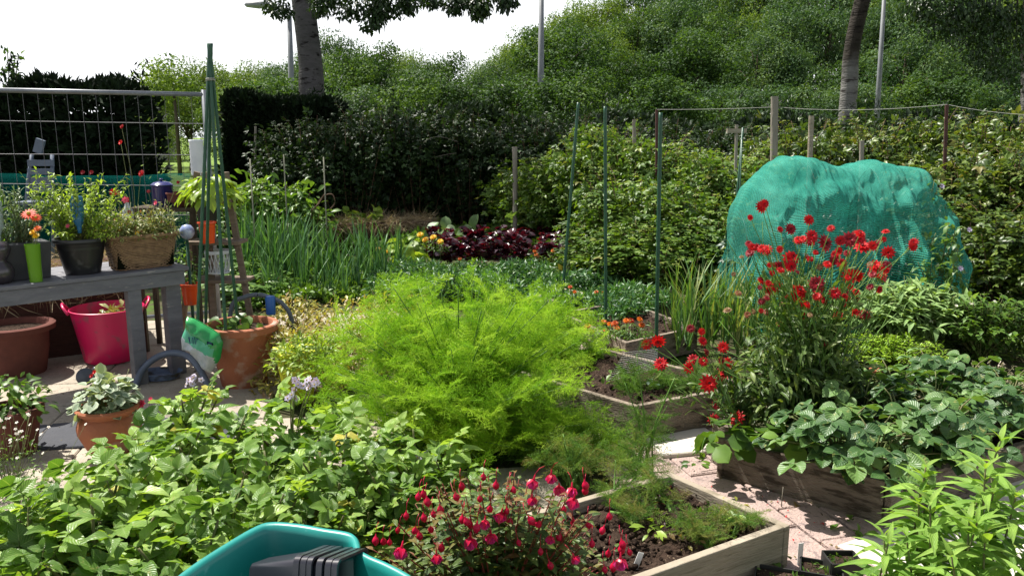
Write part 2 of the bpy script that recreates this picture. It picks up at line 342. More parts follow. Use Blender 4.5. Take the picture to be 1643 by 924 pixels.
def raised_bed(corners, top, h, label, mat=None, th=.035, soil_z=None, seed=1):
    """corners: four ground points going round; boards stand along every side"""
    rng = np.random.default_rng(seed); c = [np.array((p[0], p[1])) for p in corners]; ctr = sum(c)/4
    t = thing('raised_bed', label, 'raised bed', (ctr[0], ctr[1], 0), 'timber raised beds on the allotment')
    for k in range(4):
        p, q = c[k], c[(k+1) % 4]; d = q-p; L = np.linalg.norm(d); d = d/L; nn = np.array((d[1], -d[0]));
        if np.dot(nn, (p+q)/2-ctr) < 0: nn = -nn
        a = Acc(); m = (p+q)/2 - nn*th/2; ov = -th if k % 2 else -.002
        box_acc(a, (m[0], m[1], top-h/2), (L+2*ov if k % 2 else L, th, h), math.atan2(d[1], d[0]))
        bevel(build('board', a, mat or M_wood, t, world=True, smooth=False), .004)
    q = [np.array((p[0], p[1], 0)) + np.append(nrmz(ctr-p)*th*.8, 0) for p in c]
    build('soil', soil_patch(q, (soil_z if soil_z is not None else top-.045), rng), M_soil, t, world=True)
    return t
TB = .2
A1 = G(1268, 842, TB); B1 = A1 + (G(1095, 765, TB)-A1)*1.12; C1 = A1 + (G(1040, 924, TB)-A1)*1.25; D1 = B1 + C1 - A1
raised_bed([A1, B1, D1, C1], TB, .2, 'low timber bed in the foreground with bare brown soil and seedlings, beside the fuchsia', M_wood_pale, seed=3)
A2 = G(1020, 652, .24); B2 = A2 + (G(918, 622, .24)-A2)*2.6; C2 = A2 + (G(1180, 622, .24)-A2)*1.2; D2 = B2 + C2 - A2
raised_bed([A2, B2, D2, C2], .24, .24, 'timber bed with its corner towards us behind the path, one green pole standing in it', seed=4)
A3 = G(1004, 550, TB); B3 = A3 + (G(905, 505, TB)-A3)*1.1; C3 = G(1120, 525, TB); D3 = B3 + C3 - A3
raised_bed([A3, B3, D3, C3], .2, .2, 'timber bed behind the corner bed, orange marigolds growing along it', seed=5)
A4 = G(1016, 493, TB); C4 = G(1115, 486, TB); B4 = G(985, 470, TB); D4 = B4 + C4 - A4
raised_bed([A4, B4, D4, C4], .22, .22, 'farthest small timber bed with wire mesh beside it', M_wood_pale, seed=6)
A4b = G(905, 487, TB); 
raised_bed([A4b, G(860, 474, TB), G(905, 462, TB), G(955, 473, TB)], .2, .2, 'timber bed end showing behind the right side of the fennel', M_wood_pale, seed=8)
P1 = G(1152, 708, TB); P3 = G(1432, 783, TB); C5 = P3 + (G(1640, 720, TB)-P3)*1.3; D5 = P1 + C5 - P3
raised_bed([P3, C5, D5, P1], .22, .22, 'long timber bed on the right full of strawberry plants, edge along the path', seed=9)
# round log end at the bed's near left end
def log_end():
    p = G(1205, 742); t = thing('edging_log', 'short upright grey log set against the end of the strawberry bed', 'log', (p[0]-.13, p[1]-.02, 0))
    a = Acc(); lathe(a, [(0, 0), (.085, 0), (.09, .1), (.083, .235), (.07, .245), (0, .245)], seg=22, wob=.06); build('log', a, M_wood, t, sharp=.7)
log_end()

# ---------------------------------------------------------------- trees on the wooded bank
LV_tree = leafmat('tree_leaf', [(.014, .036, .012), (.034, .078, .020), (.058, .118, .028), (.115, .19, .040)], trans=.3, rough=.6, spec=.14)
LV_tree_b = leafmat('ash_leaf', [(.022, .052, .020), (.042, .095, .035), (.068, .13, .048), (.13, .20, .075)], trans=.3, rough=.55, spec=.16)
LV_willow = leafmat('willow_leaf', [(.05, .10, .02), (.09, .16, .03), (.13, .2, .04), (.2, .28, .06)], trans=.35, rough=.6, spec=.14)
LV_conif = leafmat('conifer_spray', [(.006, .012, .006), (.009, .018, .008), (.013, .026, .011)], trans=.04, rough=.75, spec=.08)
M_bark = solid('bark', (.10, .08, .06), (.05, .04, .03), scale=6, rough=.9, spec=.1, bump=.4, stretch=(1, 1, .3))
M_poplar = solid('poplar_bark', (.20, .195, .185), (.11, .105, .10), scale=3, rough=.85, spec=.15, bump=.45, bscale=14, stretch=(.6, .6, 2.6), speck=((.035, .03, .028), 5.5, .60))
T_l2 = leaf(2, .8, 3, fold=.25, curl=.2); T_l3 = leaf(3, .55, 3, fold=.25, curl=.25); T_n = leaf(1, .22, 3, fold=.1, curl=.1)
T_lan2 = leaf(2, .5, 3, fold=.25, curl=.35, shape='lance')
def crown(a, rng, ctrs, rads, per, size, T, droop=.35, flat=.8, shell=.45, nup=1.0):
    for c, r in zip(ctrs, rads):
        m = int(per*rng.uniform(.7, 1.3)); u = uvec(rng, m); rr = rng.random(m)**shell
        P = c + u*rr[:, None]*r*np.array((1, 1, flat)); d = u*np.array((1, 1, .5)) + rng.normal(size=(m, 3))*.6 + (0, 0, -droop)
        n = np.array((0, 0, nup)) + u*(.7 if nup > .9 else 1.3) + rng.normal(size=(m, 3))*.45
        inst(a, T, frames(d, n), P, size*rng.uniform(.6, 1.35, m), np.clip(rng.random()*.6 + rng.random(m)*.4, 0, 1))
def tree_proto(name, label, seed, hgt, rad, trunk_h, nclump, per, size, T, mat, kind='leafy', group='trees on the wooded bank'):
    rng = np.random.default_rng(seed); t = thing(name, label, 'tree', group=group)
    ctrs = []; rads = []
    for k in range(nclump):
        u = uvec(rng, 1)[0]; u[2] = abs(u[2])*1.0 if rng.random() < .75 else u[2]; q = rng.uniform(.55, 1)
        z = trunk_h + (hgt-trunk_h)*.46 + u[2]*q*(hgt-trunk_h)*.5
        ctrs.append((u[0]*rad*q, u[1]*rad*q, z)); rads.append(rad*rng.uniform(.20, .40))
    ctrs = np.array(ctrs); a = Acc(); crown(a, rng, ctrs, rads, per, size*.78, T, shell=.22, nup=.35)
    b = Acc(); top = hgt*.8; tube(b, curve_pts([(0, 0, -.3), (rng.normal()*.1, rng.normal()*.1, trunk_h), (rng.normal()*.25, rng.normal()*.2, top)], 8), (.16*hgt/8, .03), 8)
    for c in ctrs[::3]:
        z0 = min(c[2]*.65, top*.8); tube(b, curve_pts([(0, 0, z0), c*np.array((.5, .5, 1)) - (0, 0, .3), c], 6), (.05, .012), 5)
    build('trunk', b, M_bark, t); build('crown', a, mat, t); return t
GT = 'trees on the wooded bank'
lab_broad = 'rounded dark green leafy tree on the wooded bank behind the hedge'
lab_ash = 'mid green tree with clumped feathery crown on the wooded bank'
lab_wil = 'lighter yellow green tree on the wooded bank'
protoA = [tree_proto('broadleaf_tree', lab_broad, 11+k, 8, 2.7, .3, 62, 215, .21, T_l2, LV_tree) for k in range(2)]
protoB = [tree_proto('ash_tree', lab_ash, 21+k, 8, 2.6, .4, 56, 230, .23, T_lan2, LV_tree_b) for k in range(2)]
protoC = [tree_proto('willow_tree', lab_wil, 31+k, 8, 2.5, .3, 60, 225, .20, T_lan2, LV_willow) for k in range(2)]
used = set()
def put_tree(p, px, toppy, Y, group=None, label=None, wide=1.0):
    b = D(px, 200, Y); z0 = float(hz(b[0], Y)); top = D(px, toppy, Y)[2]; s = max(.4, (top-z0)/8.0)
    w = s*wide; loc = (b[0], Y, z0); rz = RNG.uniform(0, 6.28)
    if id(p) not in used:
        used.add(id(p)); return place(p, loc, rz, (w, w, s), label)
    return dup(p, loc, rz, (w, w, s), label, group)
# skyline profile: px -> top py of foliage
sky_x = [430, 520, 560, 620, 655, 700, 760, 800, 835, 870, 910, 960, 1020, 1643]; sky_y = [110, 42, 36, 60, 62, 74, 66, 58, 36, 12, 2, -25, -50, -90]
prof = lambda x: float(np.interp(x, sky_x, sky_y))
allp = protoA + protoB + protoC
for px in range(850, 1760, 58):      # back row on the skyline
    k = RNG.integers(0, 6); put_tree([protoC[0], protoC[1], protoB[0], protoC[0], protoB[1], protoA[0]][k], px + RNG.uniform(-15, 15), prof(px)-4+RNG.uniform(-8, 14), RNG.uniform(50, 62), wide=.95)
for px in range(535, 1740, 60):      # middle row
    k = RNG.integers(0, 6); put_tree([protoC[0], protoB[0], protoB[1], protoA[0], protoC[1], protoA[1]][k], px + RNG.uniform(-18, 18), prof(px)+(2 if px < 900 else 42)+RNG.uniform(-4, 30), RNG.uniform(34, 42), wide=.95)
for px in range(515, 1760, 76):      # tall front row whose crowns show from top to foot
    k = RNG.integers(0, 6); put_tree([protoA[0], protoB[0], protoA[1], protoB[1], protoA[0], protoB[1]][k], px + RNG.uniform(-22, 22), max(prof(px)+26, 26)+RNG.uniform(0, 62), RNG.uniform(23.5, 30), wide=RNG.uniform(.85, 1.1))
for px in range(480, 1700, 110):      # scattered lower shrubs
    put_tree(protoA[RNG.integers(0, 2)] if RNG.random() < .6 else protoB[0], px + RNG.uniform(-30, 30), 146+RNG.uniform(-22, 10), RNG.uniform(19, 22), wide=1.3)
t = thing('sapling', 'thin dark sapling top sticking up over the far left end of the conifer hedge', 'tree', (D(18, 140, 12)[0], 12, 0)); a = Acc(); b = Acc(); rg = np.random.default_rng(9)
for px, tp in ((12, 80), (30, 88), (4, 112), (22, 105)):
    e = D(px, tp, 12); P = curve_pts([D(18, 170, 12), D((px+18)/2, 135, 12), e], 12); tube(b, P, .008, 4); inst(a, T_l3, frames(uvec(rg, 48)+(0, 0, .2), uvec(rg, 48)), P[rg.integers(2, len(P), 48)]+rg.normal(size=(48, 3))*.04, rg.uniform(.06, .11, 48), rg.random(48))
tube(b, [(D(18, 140, 12)[0], 12, 0), D(18, 170, 12)], .02, 6); build('foliage', a, LV_tree, t, world=True); build('stems', b, M_bark, t, world=True)
# brighter trees left of the poplar, across the road
LB = ['pale yellow green tree far off, left of the big trunk', 'yellow green tree seen over the wire fence panel', 'small far tree above the road, next to the green canes']
put_tree(protoC[0], 268, 106, 44, label='far yellow green tree above the right end of the wire fence'); put_tree(protoC[1], 326, 82, 40, label='far bright tree directly behind the tied green canes', wide=1.15)
put_tree(protoC[0], 372, 92, 46, label='far yellow green tree just right of the tied canes', wide=1.5); put_tree(protoC[1], 430, 88, 42, label='far bushy tree left of the lamp post by the big trunk', wide=1.2)
put_tree(protoB[0], 452, 84, 36, label='slender grey green tree top beside the left lamp post', wide=.8)
put_tree(protoC[1], 300, 130, 38, label='low shrub below the far trees, seen through the wire fence', wide=1.8); put_tree(protoC[0], 400, 118, 33, label='low bright shrub above the left end of the dark hedge', wide=1.6); put_tree(protoB[1], 478, 84, 30, label='mid green tree directly behind the left side of the big trunk', wide=1.1)
put_tree(protoC[0], 230, 175, 40, label='low shrub far off in front of the grey building', wide=1.4)
# ---------------------------------------------------------------- the big poplars
LV_pop = leafmat('poplar_leaf', [(.012, .03, .01), (.022, .05, .012), (.045, .085, .018)], trans=.22, rough=.4, spec=.35)
M_poplar_dark = solid('dark_poplar_bark', (.105, .10, .10), (.06, .057, .055), scale=3, rough=.9, spec=.1, bump=.4, bscale=16, stretch=(1, 1, 2.4), speck=((.015, .013, .012), 5.5, .57))
def poplar(label, path, radii, clumps, seed, per=150, size=.085, bark=None):
    rng = np.random.default_rng(seed); p0 = path[0]; t = thing('poplar_tree', label, 'tree', p0, 'poplars beyond the hedge')
    P = curve_pts(path, 40); r = np.interp(np.linspace(0, 1, len(P)), np.linspace(0, 1, len(radii)), radii)*(1+.004*np.sin(np.arange(len(P))*2.1))*.74; b = Acc(); tube(b, P, r, 22, cap=False)
    a = Acc()
    for c, rr in clumps:
        c = np.array(c)
        if c[2] > 5.2 and rng.random() < .4: q = P[np.argmin(np.abs(P[:, 2]-max(5.0, c[2]-.6)))]; tube(b, curve_pts([q, (q+c)/2+(0, 0, .35), c], 8), (.05, .012), 5)
        elif c[2] <= 5.2: tube(b, curve_pts([c, c+(.1, .2, .7), c+(.2, .5, 1.9)], 8), (.004, .02), 4)
    crown(a, rng, [np.array(c) for c, _ in clumps], [rr for _, rr in clumps], per, size, T_l3, droop=.9, flat=.8)
    build('trunk', b, bark or M_poplar, t, world=True); build('crown', a, LV_pop, t, world=True)
    return t
crown_shade(M_poplar, 3.1, None, (.22, .19, .16)); Yp = 15.0  # canopy shade on the upper trunk is put into the bark colour
def top_path(pts, Y, up):
    P = [D(x, y, Y) for x, y in pts]; P[0][2] = 0; P[0][0] = P[1][0]-.02; l = P[-1]; return P + [l + np.array(u) for u in up]
cl = []
for px in (545, 588, 606, 640, 530): cl.append((D(px, RNG.uniform(-16, 10), 13.2+RNG.uniform(-.4, .6)), .26))
for px, py in ((598, 36), (602, 24), (608, 14), (575, 14), (556, 18), (513, 12), (655, 4), (520, -5), (622, 10), (645, 12), (452, 16), (440, 8)): cl.append((D(px, py, 13.2), .2))
for px in (690, 735, 770, 812): cl.append((D(px, RNG.uniform(-20, -2), 12.6+RNG.uniform(-.3, .5)), .26))
for px, py in ((768, 18), (772, 8), (728, 10), (745, 2), (812, 4), (692, 2)): cl.append((D(px, py, 12.6), .17))
for k in range(60):
    an = RNG.uniform(0, 6.28); q = RNG.uniform(.3, 1)*3.6; cl.append(((D(490, 0, Yp)[0]+q*math.cos(an), Yp+q*math.sin(an), 5.2+RNG.uniform(0, 5)), RNG.uniform(.5, .9)))
poplar('big poplar with a thick banded grey trunk left of centre, leaves hanging into the sky', top_path([(497, 290), (500, 150), (498, 100), (486, 0)], Yp, [(-.12, 0, 1.6), (-.2, .2, 4.5)]), (.36, .31, .285, .27, .2, .08), cl, 41, bark=M_poplar_dark)
cl = []; Y2 = 16.5
for k in range(75):
    an = RNG.uniform(0, 6.28); q = RNG.uniform(.2, 1)*3.4; c = D(1500, 0, Y2); cl.append(((c[0]+q*math.cos(an)*1.0, Y2-1+q*math.sin(an), c[2]+.6+RNG.uniform(0, 4)), RNG.uniform(.45, .8)))
for px, py in ((1490, 5), (1530, 20), (1560, 30), (1590, 20), (1570, 80), (1610, 95), (1625, 120), (1500, 40), (1520, 55), (1560, 65), (1590, 105), (1535, 35), (1600, 30), (1640, 20), (1480, 15), (1620, 45), (1640, 70), (1600, 60), (1545, 5), (1470, -5), (1575, 50), (1630, 20), (1655, 50)): cl.append((D(px, py, 15.0), .42))
poplar('leaning poplar at right whose white lower trunk darkens and curves upwards', top_path([(1360, 290), (1362, 150), (1366, 85), (1384, 0)], Y2, [(.35, 0, 1.6), (.8, .2, 4.5)]), (.25, .22, .2, .2, .16, .07), cl, 42)
poplar('pale poplar trunk cut by the right edge of the photograph', top_path([(1650, 290), (1650, 170), (1651, 85), (1655, 0)], Y2+.5, [(.1, 0, 1.6), (.3, .2, 4.5)]), (.24, .21, .2, .2, .16, .07), cl[60:80], 43)

# ---------------------------------------------------------------- conifer hedges
def hedge(name, label, x0, x1, y0, y1, top, seed, n=26000, mat=LV_conif, T=None, size=.13, cat='hedge', group=None, ragged=.12):
    rng = np.random.default_rng(seed); L = x1-x0
    t = thing(name, label, cat, ((x0+x1)/2, (y0+y1)/2, 0), group); a = Acc()
    f = rng.choice(4, n, p=(.52, .3, .09, .09)); u = rng.random(n); v = rng.random(n); dp = rng.random(n)**2*.3
    w = y1-y0; bump = .16*np.sin(u*L*2.3+seed)+.1*np.sin(u*L*5.1+v*4)
    P = np.zeros((n, 3)); N = np.zeros((n, 3))
    k = f == 0; P[k] = np.stack([x0+u*L, y0-bump*.8+dp, v*top], -1)[k]; N[k] = (0, -1, .35)
    k = f == 1; P[k] = np.stack([x0+u*L, y0+v*w, top-dp*.7+bump*ragged*3], -1)[k]; N[k] = (0, -.2, 1)
    k = f == 2; P[k] = np.stack([x0+dp-bump*.5, y0+u*w, v*top], -1)[k]; N[k] = (-1, 0, .3)
    k = f == 3; P[k] = np.stack([x1-dp+bump*.5, y0+u*w, v*top], -1)[k]; N[k] = (1, 0, .3)
    d = N + rng.normal(size=(n, 3))*.5 + (0, 0, .35)
    inst(a, T or leaf(2, .45, 3, fold=.2, curl=.3, shape='lance'), frames(d, uvec(rng, n)+N*.3), P, size*rng.uniform(.6, 1.5, n), rng.random(n))
    for q in range(int(L*5)):                # ragged shoots along the top
        x = x0+rng.random()*L; y = y0+rng.random()*w; m = 22; h_ = rng.uniform(.1, .42)*ragged*6; s = rng.random(m)
        Pq = np.stack([x+rng.normal(size=m)*.05+s*.1, y+rng.normal(size=m)*.05, top-.05+s*h_], -1)
        inst(a, leaf(2, .35, 3, fold=.2, curl=.3, shape='lance'), frames(uvec(rng, m)*.7+(0.3, 0, .7), uvec(rng, m)), Pq, size*rng.uniform(.5, 1, m), rng.random(m))
    build('foliage', a, mat, t, world=True)
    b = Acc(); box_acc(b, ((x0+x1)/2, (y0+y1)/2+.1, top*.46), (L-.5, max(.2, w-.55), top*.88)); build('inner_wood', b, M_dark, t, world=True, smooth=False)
    return t
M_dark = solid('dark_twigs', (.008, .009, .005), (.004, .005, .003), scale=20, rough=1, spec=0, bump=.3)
xl = D(196, 200, 10)[0]
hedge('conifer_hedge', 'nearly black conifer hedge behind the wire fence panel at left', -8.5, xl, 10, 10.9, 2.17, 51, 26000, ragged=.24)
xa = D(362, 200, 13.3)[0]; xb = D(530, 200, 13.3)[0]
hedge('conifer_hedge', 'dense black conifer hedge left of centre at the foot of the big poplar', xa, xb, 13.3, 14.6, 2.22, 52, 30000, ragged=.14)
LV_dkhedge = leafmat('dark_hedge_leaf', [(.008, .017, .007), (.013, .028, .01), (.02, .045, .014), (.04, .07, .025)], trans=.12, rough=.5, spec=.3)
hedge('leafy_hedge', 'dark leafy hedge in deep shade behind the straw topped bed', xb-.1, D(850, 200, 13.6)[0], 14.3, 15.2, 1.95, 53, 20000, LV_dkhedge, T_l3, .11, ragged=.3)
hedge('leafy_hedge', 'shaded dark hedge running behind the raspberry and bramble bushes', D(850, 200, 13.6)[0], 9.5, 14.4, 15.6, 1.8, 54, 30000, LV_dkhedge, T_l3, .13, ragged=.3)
# bare twigs arching from the dark hedge
t = thing('bare_branch', 'thin bare whitish twig arching out of the dark hedge behind the straw bed', 'branch', D(700, 240, 13.2))
a = Acc(); tube(a, curve_pts([D(668, 245, 13.2), D(685, 225, 13.0), D(708, 220, 13.0), D(735, 228, 13.1)], 14), .005, 5); tube(a, curve_pts([D(690, 255, 13.1), D(712, 249, 13), D(732, 246, 13)], 8), .0045, 5)
M_twig = solid('pale_twig', (.16, .14, .11), (.1, .09, .07)); build('twig', a, M_twig, t, world=True)

# ---------------------------------------------------------------- raspberry / bramble bushes
T_tri = combine([(leaf(4, .62, 5, fold=.2, curl=.3, wave=.015, stalk=.0), rotm((0, 1, 0)), (0, .35, 0), .62, 0), (leaf(4, .6, 3, fold=.2, curl=.3), rotm((-.9, .5, 0)), (-.02, .33, 0), .48, 0),
                 (leaf(4, .6, 3, fold=.2, curl=.3), rotm((.9, .5, 0)), (.02, .33, 0), .48, 0), (leaf(1, .05, 3, fold=0, curl=0), rotm((0, 1, 0)), (0, 0, 0), .4, 0)])
LV_bram = leafmat('bramble_leaf', [(.015, .032, .008), (.035, .07, .013), (.075, .13, .022), (.15, .21, .04), (.20, .13, .055)], trans=.28, rough=.4, spec=.4)
LV_rasp = leafmat('raspberry_leaf', [(.025, .055, .010), (.055, .115, .016), (.10, .19, .028), (.18, .27, .045), (.24, .20, .07)], trans=.34, rough=.45, spec=.35)
M_cane = solid('green_stem', (.10, .15, .04), (.13, .10, .05), rough=.7)
M_brown_cane = solid('brown_cane', (.16, .10, .06), (.10, .06, .04), rough=.8)
def bush_proto(name, label, seed, hgt, rad, mat, n=1500, size=.13, shoots=9, group='raspberry and bramble bushes', T=None, shootlen=.6):
    rng = np.random.default_rng(seed); t = thing(name, label, 'bush', group=group); a = Acc(); b = Acc(); T = T or T_tri
    for k in range(30):
        an = rng.uniform(0, 6.28); q = rng.random()**.5*rad*.75; zt = hgt*rng.uniform(.55, 1.0)*(1-.25*(q/rad)**2)
        p = [(q*.4*math.cos(an), q*.4*math.sin(an), 0), (q*math.cos(an), q*math.sin(an), zt*.7), (q*1.25*math.cos(an), q*1.25*math.sin(an), zt)]
        P = curve_pts(p, 14); tube(b, P, (.007, .003), 4)
        m = n//30; s = rng.random(m)**.7*.9+.1; base = np.stack([np.interp(s, np.linspace(0, 1, len(P)), P[:, c]) for c in range(3)], -1)
        o = nrmz(rng.normal(size=(m, 3))*(1, 1, .4)); Pp = base + o*rng.uniform(.02, .24, (m, 1))
        inst(a, T, frames(o + (0, -.05, -.15), np.array((0, 0, .8)) + o*.6 + rng.normal(size=(m, 3))*.65), Pp, size*rng.uniform(.55, 1.3, m), np.clip(rng.beta(2, 2.4, m)*.85+rng.random()*.18, 0, 1))
    for k in range(shoots):
        an = rng.uniform(0, 6.28); q = rng.random()*rad*.7; L = rng.uniform(.3, 1)*shootlen; b0 = np.array((q*math.cos(an), q*math.sin(an), hgt*.75)); e = b0 + (math.cos(an)*L*.5, math.sin(an)*L*.4, L*.8)
        P = curve_pts([b0, (b0+e)/2+(0, 0, L*.15), e], 10); tube(b, P, (.006, .002), 4); m = 14
        s = np.linspace(.2, 1, m); base = np.stack([np.interp(s, np.linspace(0, 1, len(P)), P[:, c]) for c in range(3)], -1); o = nrmz(rng.normal(size=(m, 3))*(1, 1, .3))
        inst(a, T, frames(o, np.array((0, 0, 1.)) + o*.5), base, size*np.linspace(1, .45, m), rng.random(m)*.5+.4)
    build('foliage', a, mat, t); build('stems', b, M_brown_cane, t); return t
rasp = [bush_proto('raspberry_bush', 'light green raspberry bush in the row behind the green poles', 61+k, 1.75, .62, LV_rasp, 2300, .118) for k in range(3)]
bram = [bush_proto('bramble_bush', 'dark tangled bramble bush behind the green net', 71+k, 1.6, .75, LV_bram, 2500, .125, shoots=10) for k in range(3)]
def put_bush(p, px, Y, toppy, label=None, base=1.75, wide=1.0):
    x = D(px, 300, Y)[0]; top = D(px, toppy, Y)[2]; s = top/base; return (place if id(p) not in used else dup)(p, (x, Y, 0), RNG.uniform(0, 6.28), (wide, wide, s), label) if not used.add(id(p)) or True else None
def putb(p, px, Y, toppy, label=None, base=1.75, wide=1.0):
    x = D(px, 300, Y)[0]; top = D(px, toppy, Y)[2]; s = top/base; f = dup if id(p) in used else place; used.add(id(p)); return f(p, (x, Y, 0), RNG.uniform(0, 6.28), (wide, wide, s), label)
for k, (px, Y, ty) in enumerate(((838, 12.4, 262), (880, 11.6, 236), (925, 11.0, 215), (968, 10.8, 190), (1008, 10.4, 205), (1050, 10.2, 214), (1092, 10.3, 232), (1132, 9.9, 238), (1172, 9.6, 228), (905, 10.0, 290), (955, 9.6, 262), (1012, 9.2, 268), (1066, 9.0, 285), (1118, 8.8, 300), (985, 8.7, 350), (1050, 8.3, 350), (1100, 8.1, 372), (1150, 8.4, 330))):
    putb(rasp[k % 3], px, max(Y, 12.2-(px-820)*.006) if px < 960 else Y, ty)
for k, (px, Y, ty) in enumerate(((1205, 10.6, 236), (1255, 10.9, 222), (1290, 10.4, 190), (1345, 11, 205), (1400, 10.6, 196), (1450, 10.4, 205), (1500, 10.2, 178), (1560, 10.0, 186), (1610, 9.7, 186), (1660, 9.4, 190), (1540, 8.9, 240), (1600, 8.6, 232), (1650, 8.3, 240), (1580, 7.9, 320), (1640, 7.5, 330), (1700, 8, 250))):
    putb(bram[k % 3], px, Y, ty, base=1.6, wide=1.05)
LV_dsh = leafmat('shade_shrub_leaf', [(.010, .022, .008), (.018, .04, .012), (.03, .065, .016), (.07, .12, .03)], trans=.22, rough=.5, spec=.3)
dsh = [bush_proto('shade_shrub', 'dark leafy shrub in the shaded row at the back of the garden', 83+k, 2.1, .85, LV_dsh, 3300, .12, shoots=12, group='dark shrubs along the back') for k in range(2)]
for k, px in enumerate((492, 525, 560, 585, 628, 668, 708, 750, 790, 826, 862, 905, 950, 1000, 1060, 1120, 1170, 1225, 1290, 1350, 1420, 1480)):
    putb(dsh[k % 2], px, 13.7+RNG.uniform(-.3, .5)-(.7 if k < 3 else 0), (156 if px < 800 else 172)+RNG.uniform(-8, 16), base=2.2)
# ---------------------------------------------------------------- street lamps, posts, rope
M_galv = solid('galvanised_steel', (.20, .21, .23), (.14, .15, .17), scale=12, rough=.45, spec=.5, metal=.5, bump=.03)
M_lampgrey = solid('lamp_pole', (.20, .21, .22), (.15, .16, .17), scale=5, rough=.5, bump=.02)
def lamp_post(label, px, top, Y, r=.07, lean=0, head=True):
    b = D(px, 250, Y); z0 = float(hz(b[0], Y)); tp = D(top[0], top[1], Y); t = thing('street_lamp', label, 'street lamp', (b[0], Y, z0), 'street lamps along the road')
    a = Acc(); tube(a, [(b[0], Y, z0), tp*.5+np.array((b[0], Y, z0))*.5, tp], (r*1.25, r*.65), 12); build('pole', a, M_lampgrey, t, world=True)
    if head:
        a = Acc(); tube(a, curve_pts([tp, tp+(-.25, 0, .12), tp+(-.6, 0, .16)], 8), r*.4, 8); build('arm', a, M_lampgrey, t, world=True)
        a = Acc(); c = tp+(-.85, 0, .2); V, F, U, _ = lathe_T = acc_T(lathe_(14, [(0, -.5), (.3, -.42), (.5, 0), (.32, .42), (0, .5)])); a.add(V @ (rotm((0, 1, .0), (1, 0, 0))*np.array((.22, .3, .85))).T*1.0*np.array((1, 1, 1)) + c, F)
        build('lamp_head', a, M_lampgrey, t, world=True)
lamp_post('tall street lamp with its lamp head just left of the big poplar trunk', 470, (464, 20), 24, .10)
lamp_post('tall grey lamp pole in the middle in front of the wooded bank', 867, (869, -40), 21, .085)
lamp_post('thin leaning pale lamp pole between the two right hand trunks', 1405, (1421, -40), 19, .06)
M_post = solid('grey_post', (.28, .25, .21), (.17, .15, .12), scale=5, rough=.9, bump=.3, stretch=(1, 1, .2))
M_redpost = solid('red_brown_post', (.09, .035, .03), (.055, .028, .024), scale=5, rough=.8)
def post(label, px, top, bot, Y, w, mat=M_post, cross=None, rnd_=False, name='wooden_post'):
    b = D(px, bot, Y); tp = D(px, top, Y); t = thing(name, label, 'post', (b[0], Y, 0), 'posts in the bushes'); a = Acc()
    tube(a, [(b[0], Y, -.05), (b[0]+.005, Y, tp[2]*.5), (tp[0], Y, tp[2])], w/2, 9); build('upright', a, mat, t, world=True, sharp=.8)
    if cross:
        a = Acc(); box_acc(a, (tp[0], Y-.01, tp[2]-.07), (cross, .04, .05)); build('crosspiece', a, M_wood_pale, t, world=True, smooth=False)
    return tp
q1 = post('thick round grey post left of the green net, carrying the rope', 1243, 155, 260, 9.6, .085)
post('short stub of grey post among the bramble tops, right of the thick rope post', 1302, 186, 240, 9.4, .06, M_wood_pale)
post('slim post with a small pale crosspiece on top, left of the thick rope post', 1182, 200, 260, 9.3, .035, cross=.22)
q0 = post('thin reddish post at the left end of the rope', 1054, 176, 260, 9.9, .035, M_redpost)
q2 = post('dark red post in the brambles above the far right of the net', 1519, 168, 260, 8.7, .038, M_redpost)
post('grey post at the left edge of the raspberry row', 826, 236, 420, 11.5, .07)
post('short square stub showing above the raspberries', 1018, 192, 260, 10.6, .05)
post('thin grey pole in front of the black conifer hedge', 410, 203, 330, 12.8, .035, name='thin_pole')
post('short post top behind the top of the net', 1383, 226, 300, 9.2, .05)
M_rope = solid('pale_rope', (.4, .4, .36), (.3, .3, .27), scale=40)
t = thing('washing_line', 'thin pale line strung from post to post above the bushes at right', 'rope', q1); a = Acc()
def sag(p, q, s, n=10): u = np.linspace(0, 1, n)[:, None]; r = p*(1-u)+q*u; r[:, 2] -= 4*s*(u*(1-u))[:, 0]; return r
e0 = D(1700, 186, 8.3); q1b = D(1243, 172, 9.6)
tube(a, np.vstack([sag(D(1054, 176, 9.9), q1b, .01), sag(q1b, D(1519, 168, 8.7), .045)[1:], sag(D(1519, 168, 8.7), e0, .03)[1:]]), .0026, 4); build('line', a, M_rope, t, world=True)
# thin garden canes in the leek bed
M_can = solid('thin_cane', (.28, .27, .2), (.2, .2, .14))
for k, (px, tp_, bt, Y) in enumerate(((455, 248, 420, 10.2), (519, 252, 420, 9.9), (401, 255, 430, 9.3))):
    t = thing('garden_cane', ['thin pale cane standing between the leek clumps, leftmost but one', 'thin pale cane just left of the straw topped bed', 'thin cane right beside the tied green canes'][k], 'cane', D(px, bt, Y)); a = Acc(); p = D(px, tp_, Y); tube(a, [(p[0], Y, 0), p], .008, 5); build('stick', a, M_can, t, world=True)
# wire hoop among leeks
t = thing('wire_hoop', 'rusty curled wire support behind the leeks', 'wire', D(520, 330, 9.9)); a = Acc()
tube(a, curve_pts([D(505, 335, 9.9), D(518, 316, 9.9), D(533, 312, 9.9), D(537, 326, 9.9), D(528, 338, 9.9)], 18), .008, 5); tube(a, curve_pts([D(500, 338, 9.8), D(512, 326, 9.8), D(520, 312, 9.8)], 9), .008, 5)
build('wire', a, M_brown_cane, t, world=True)

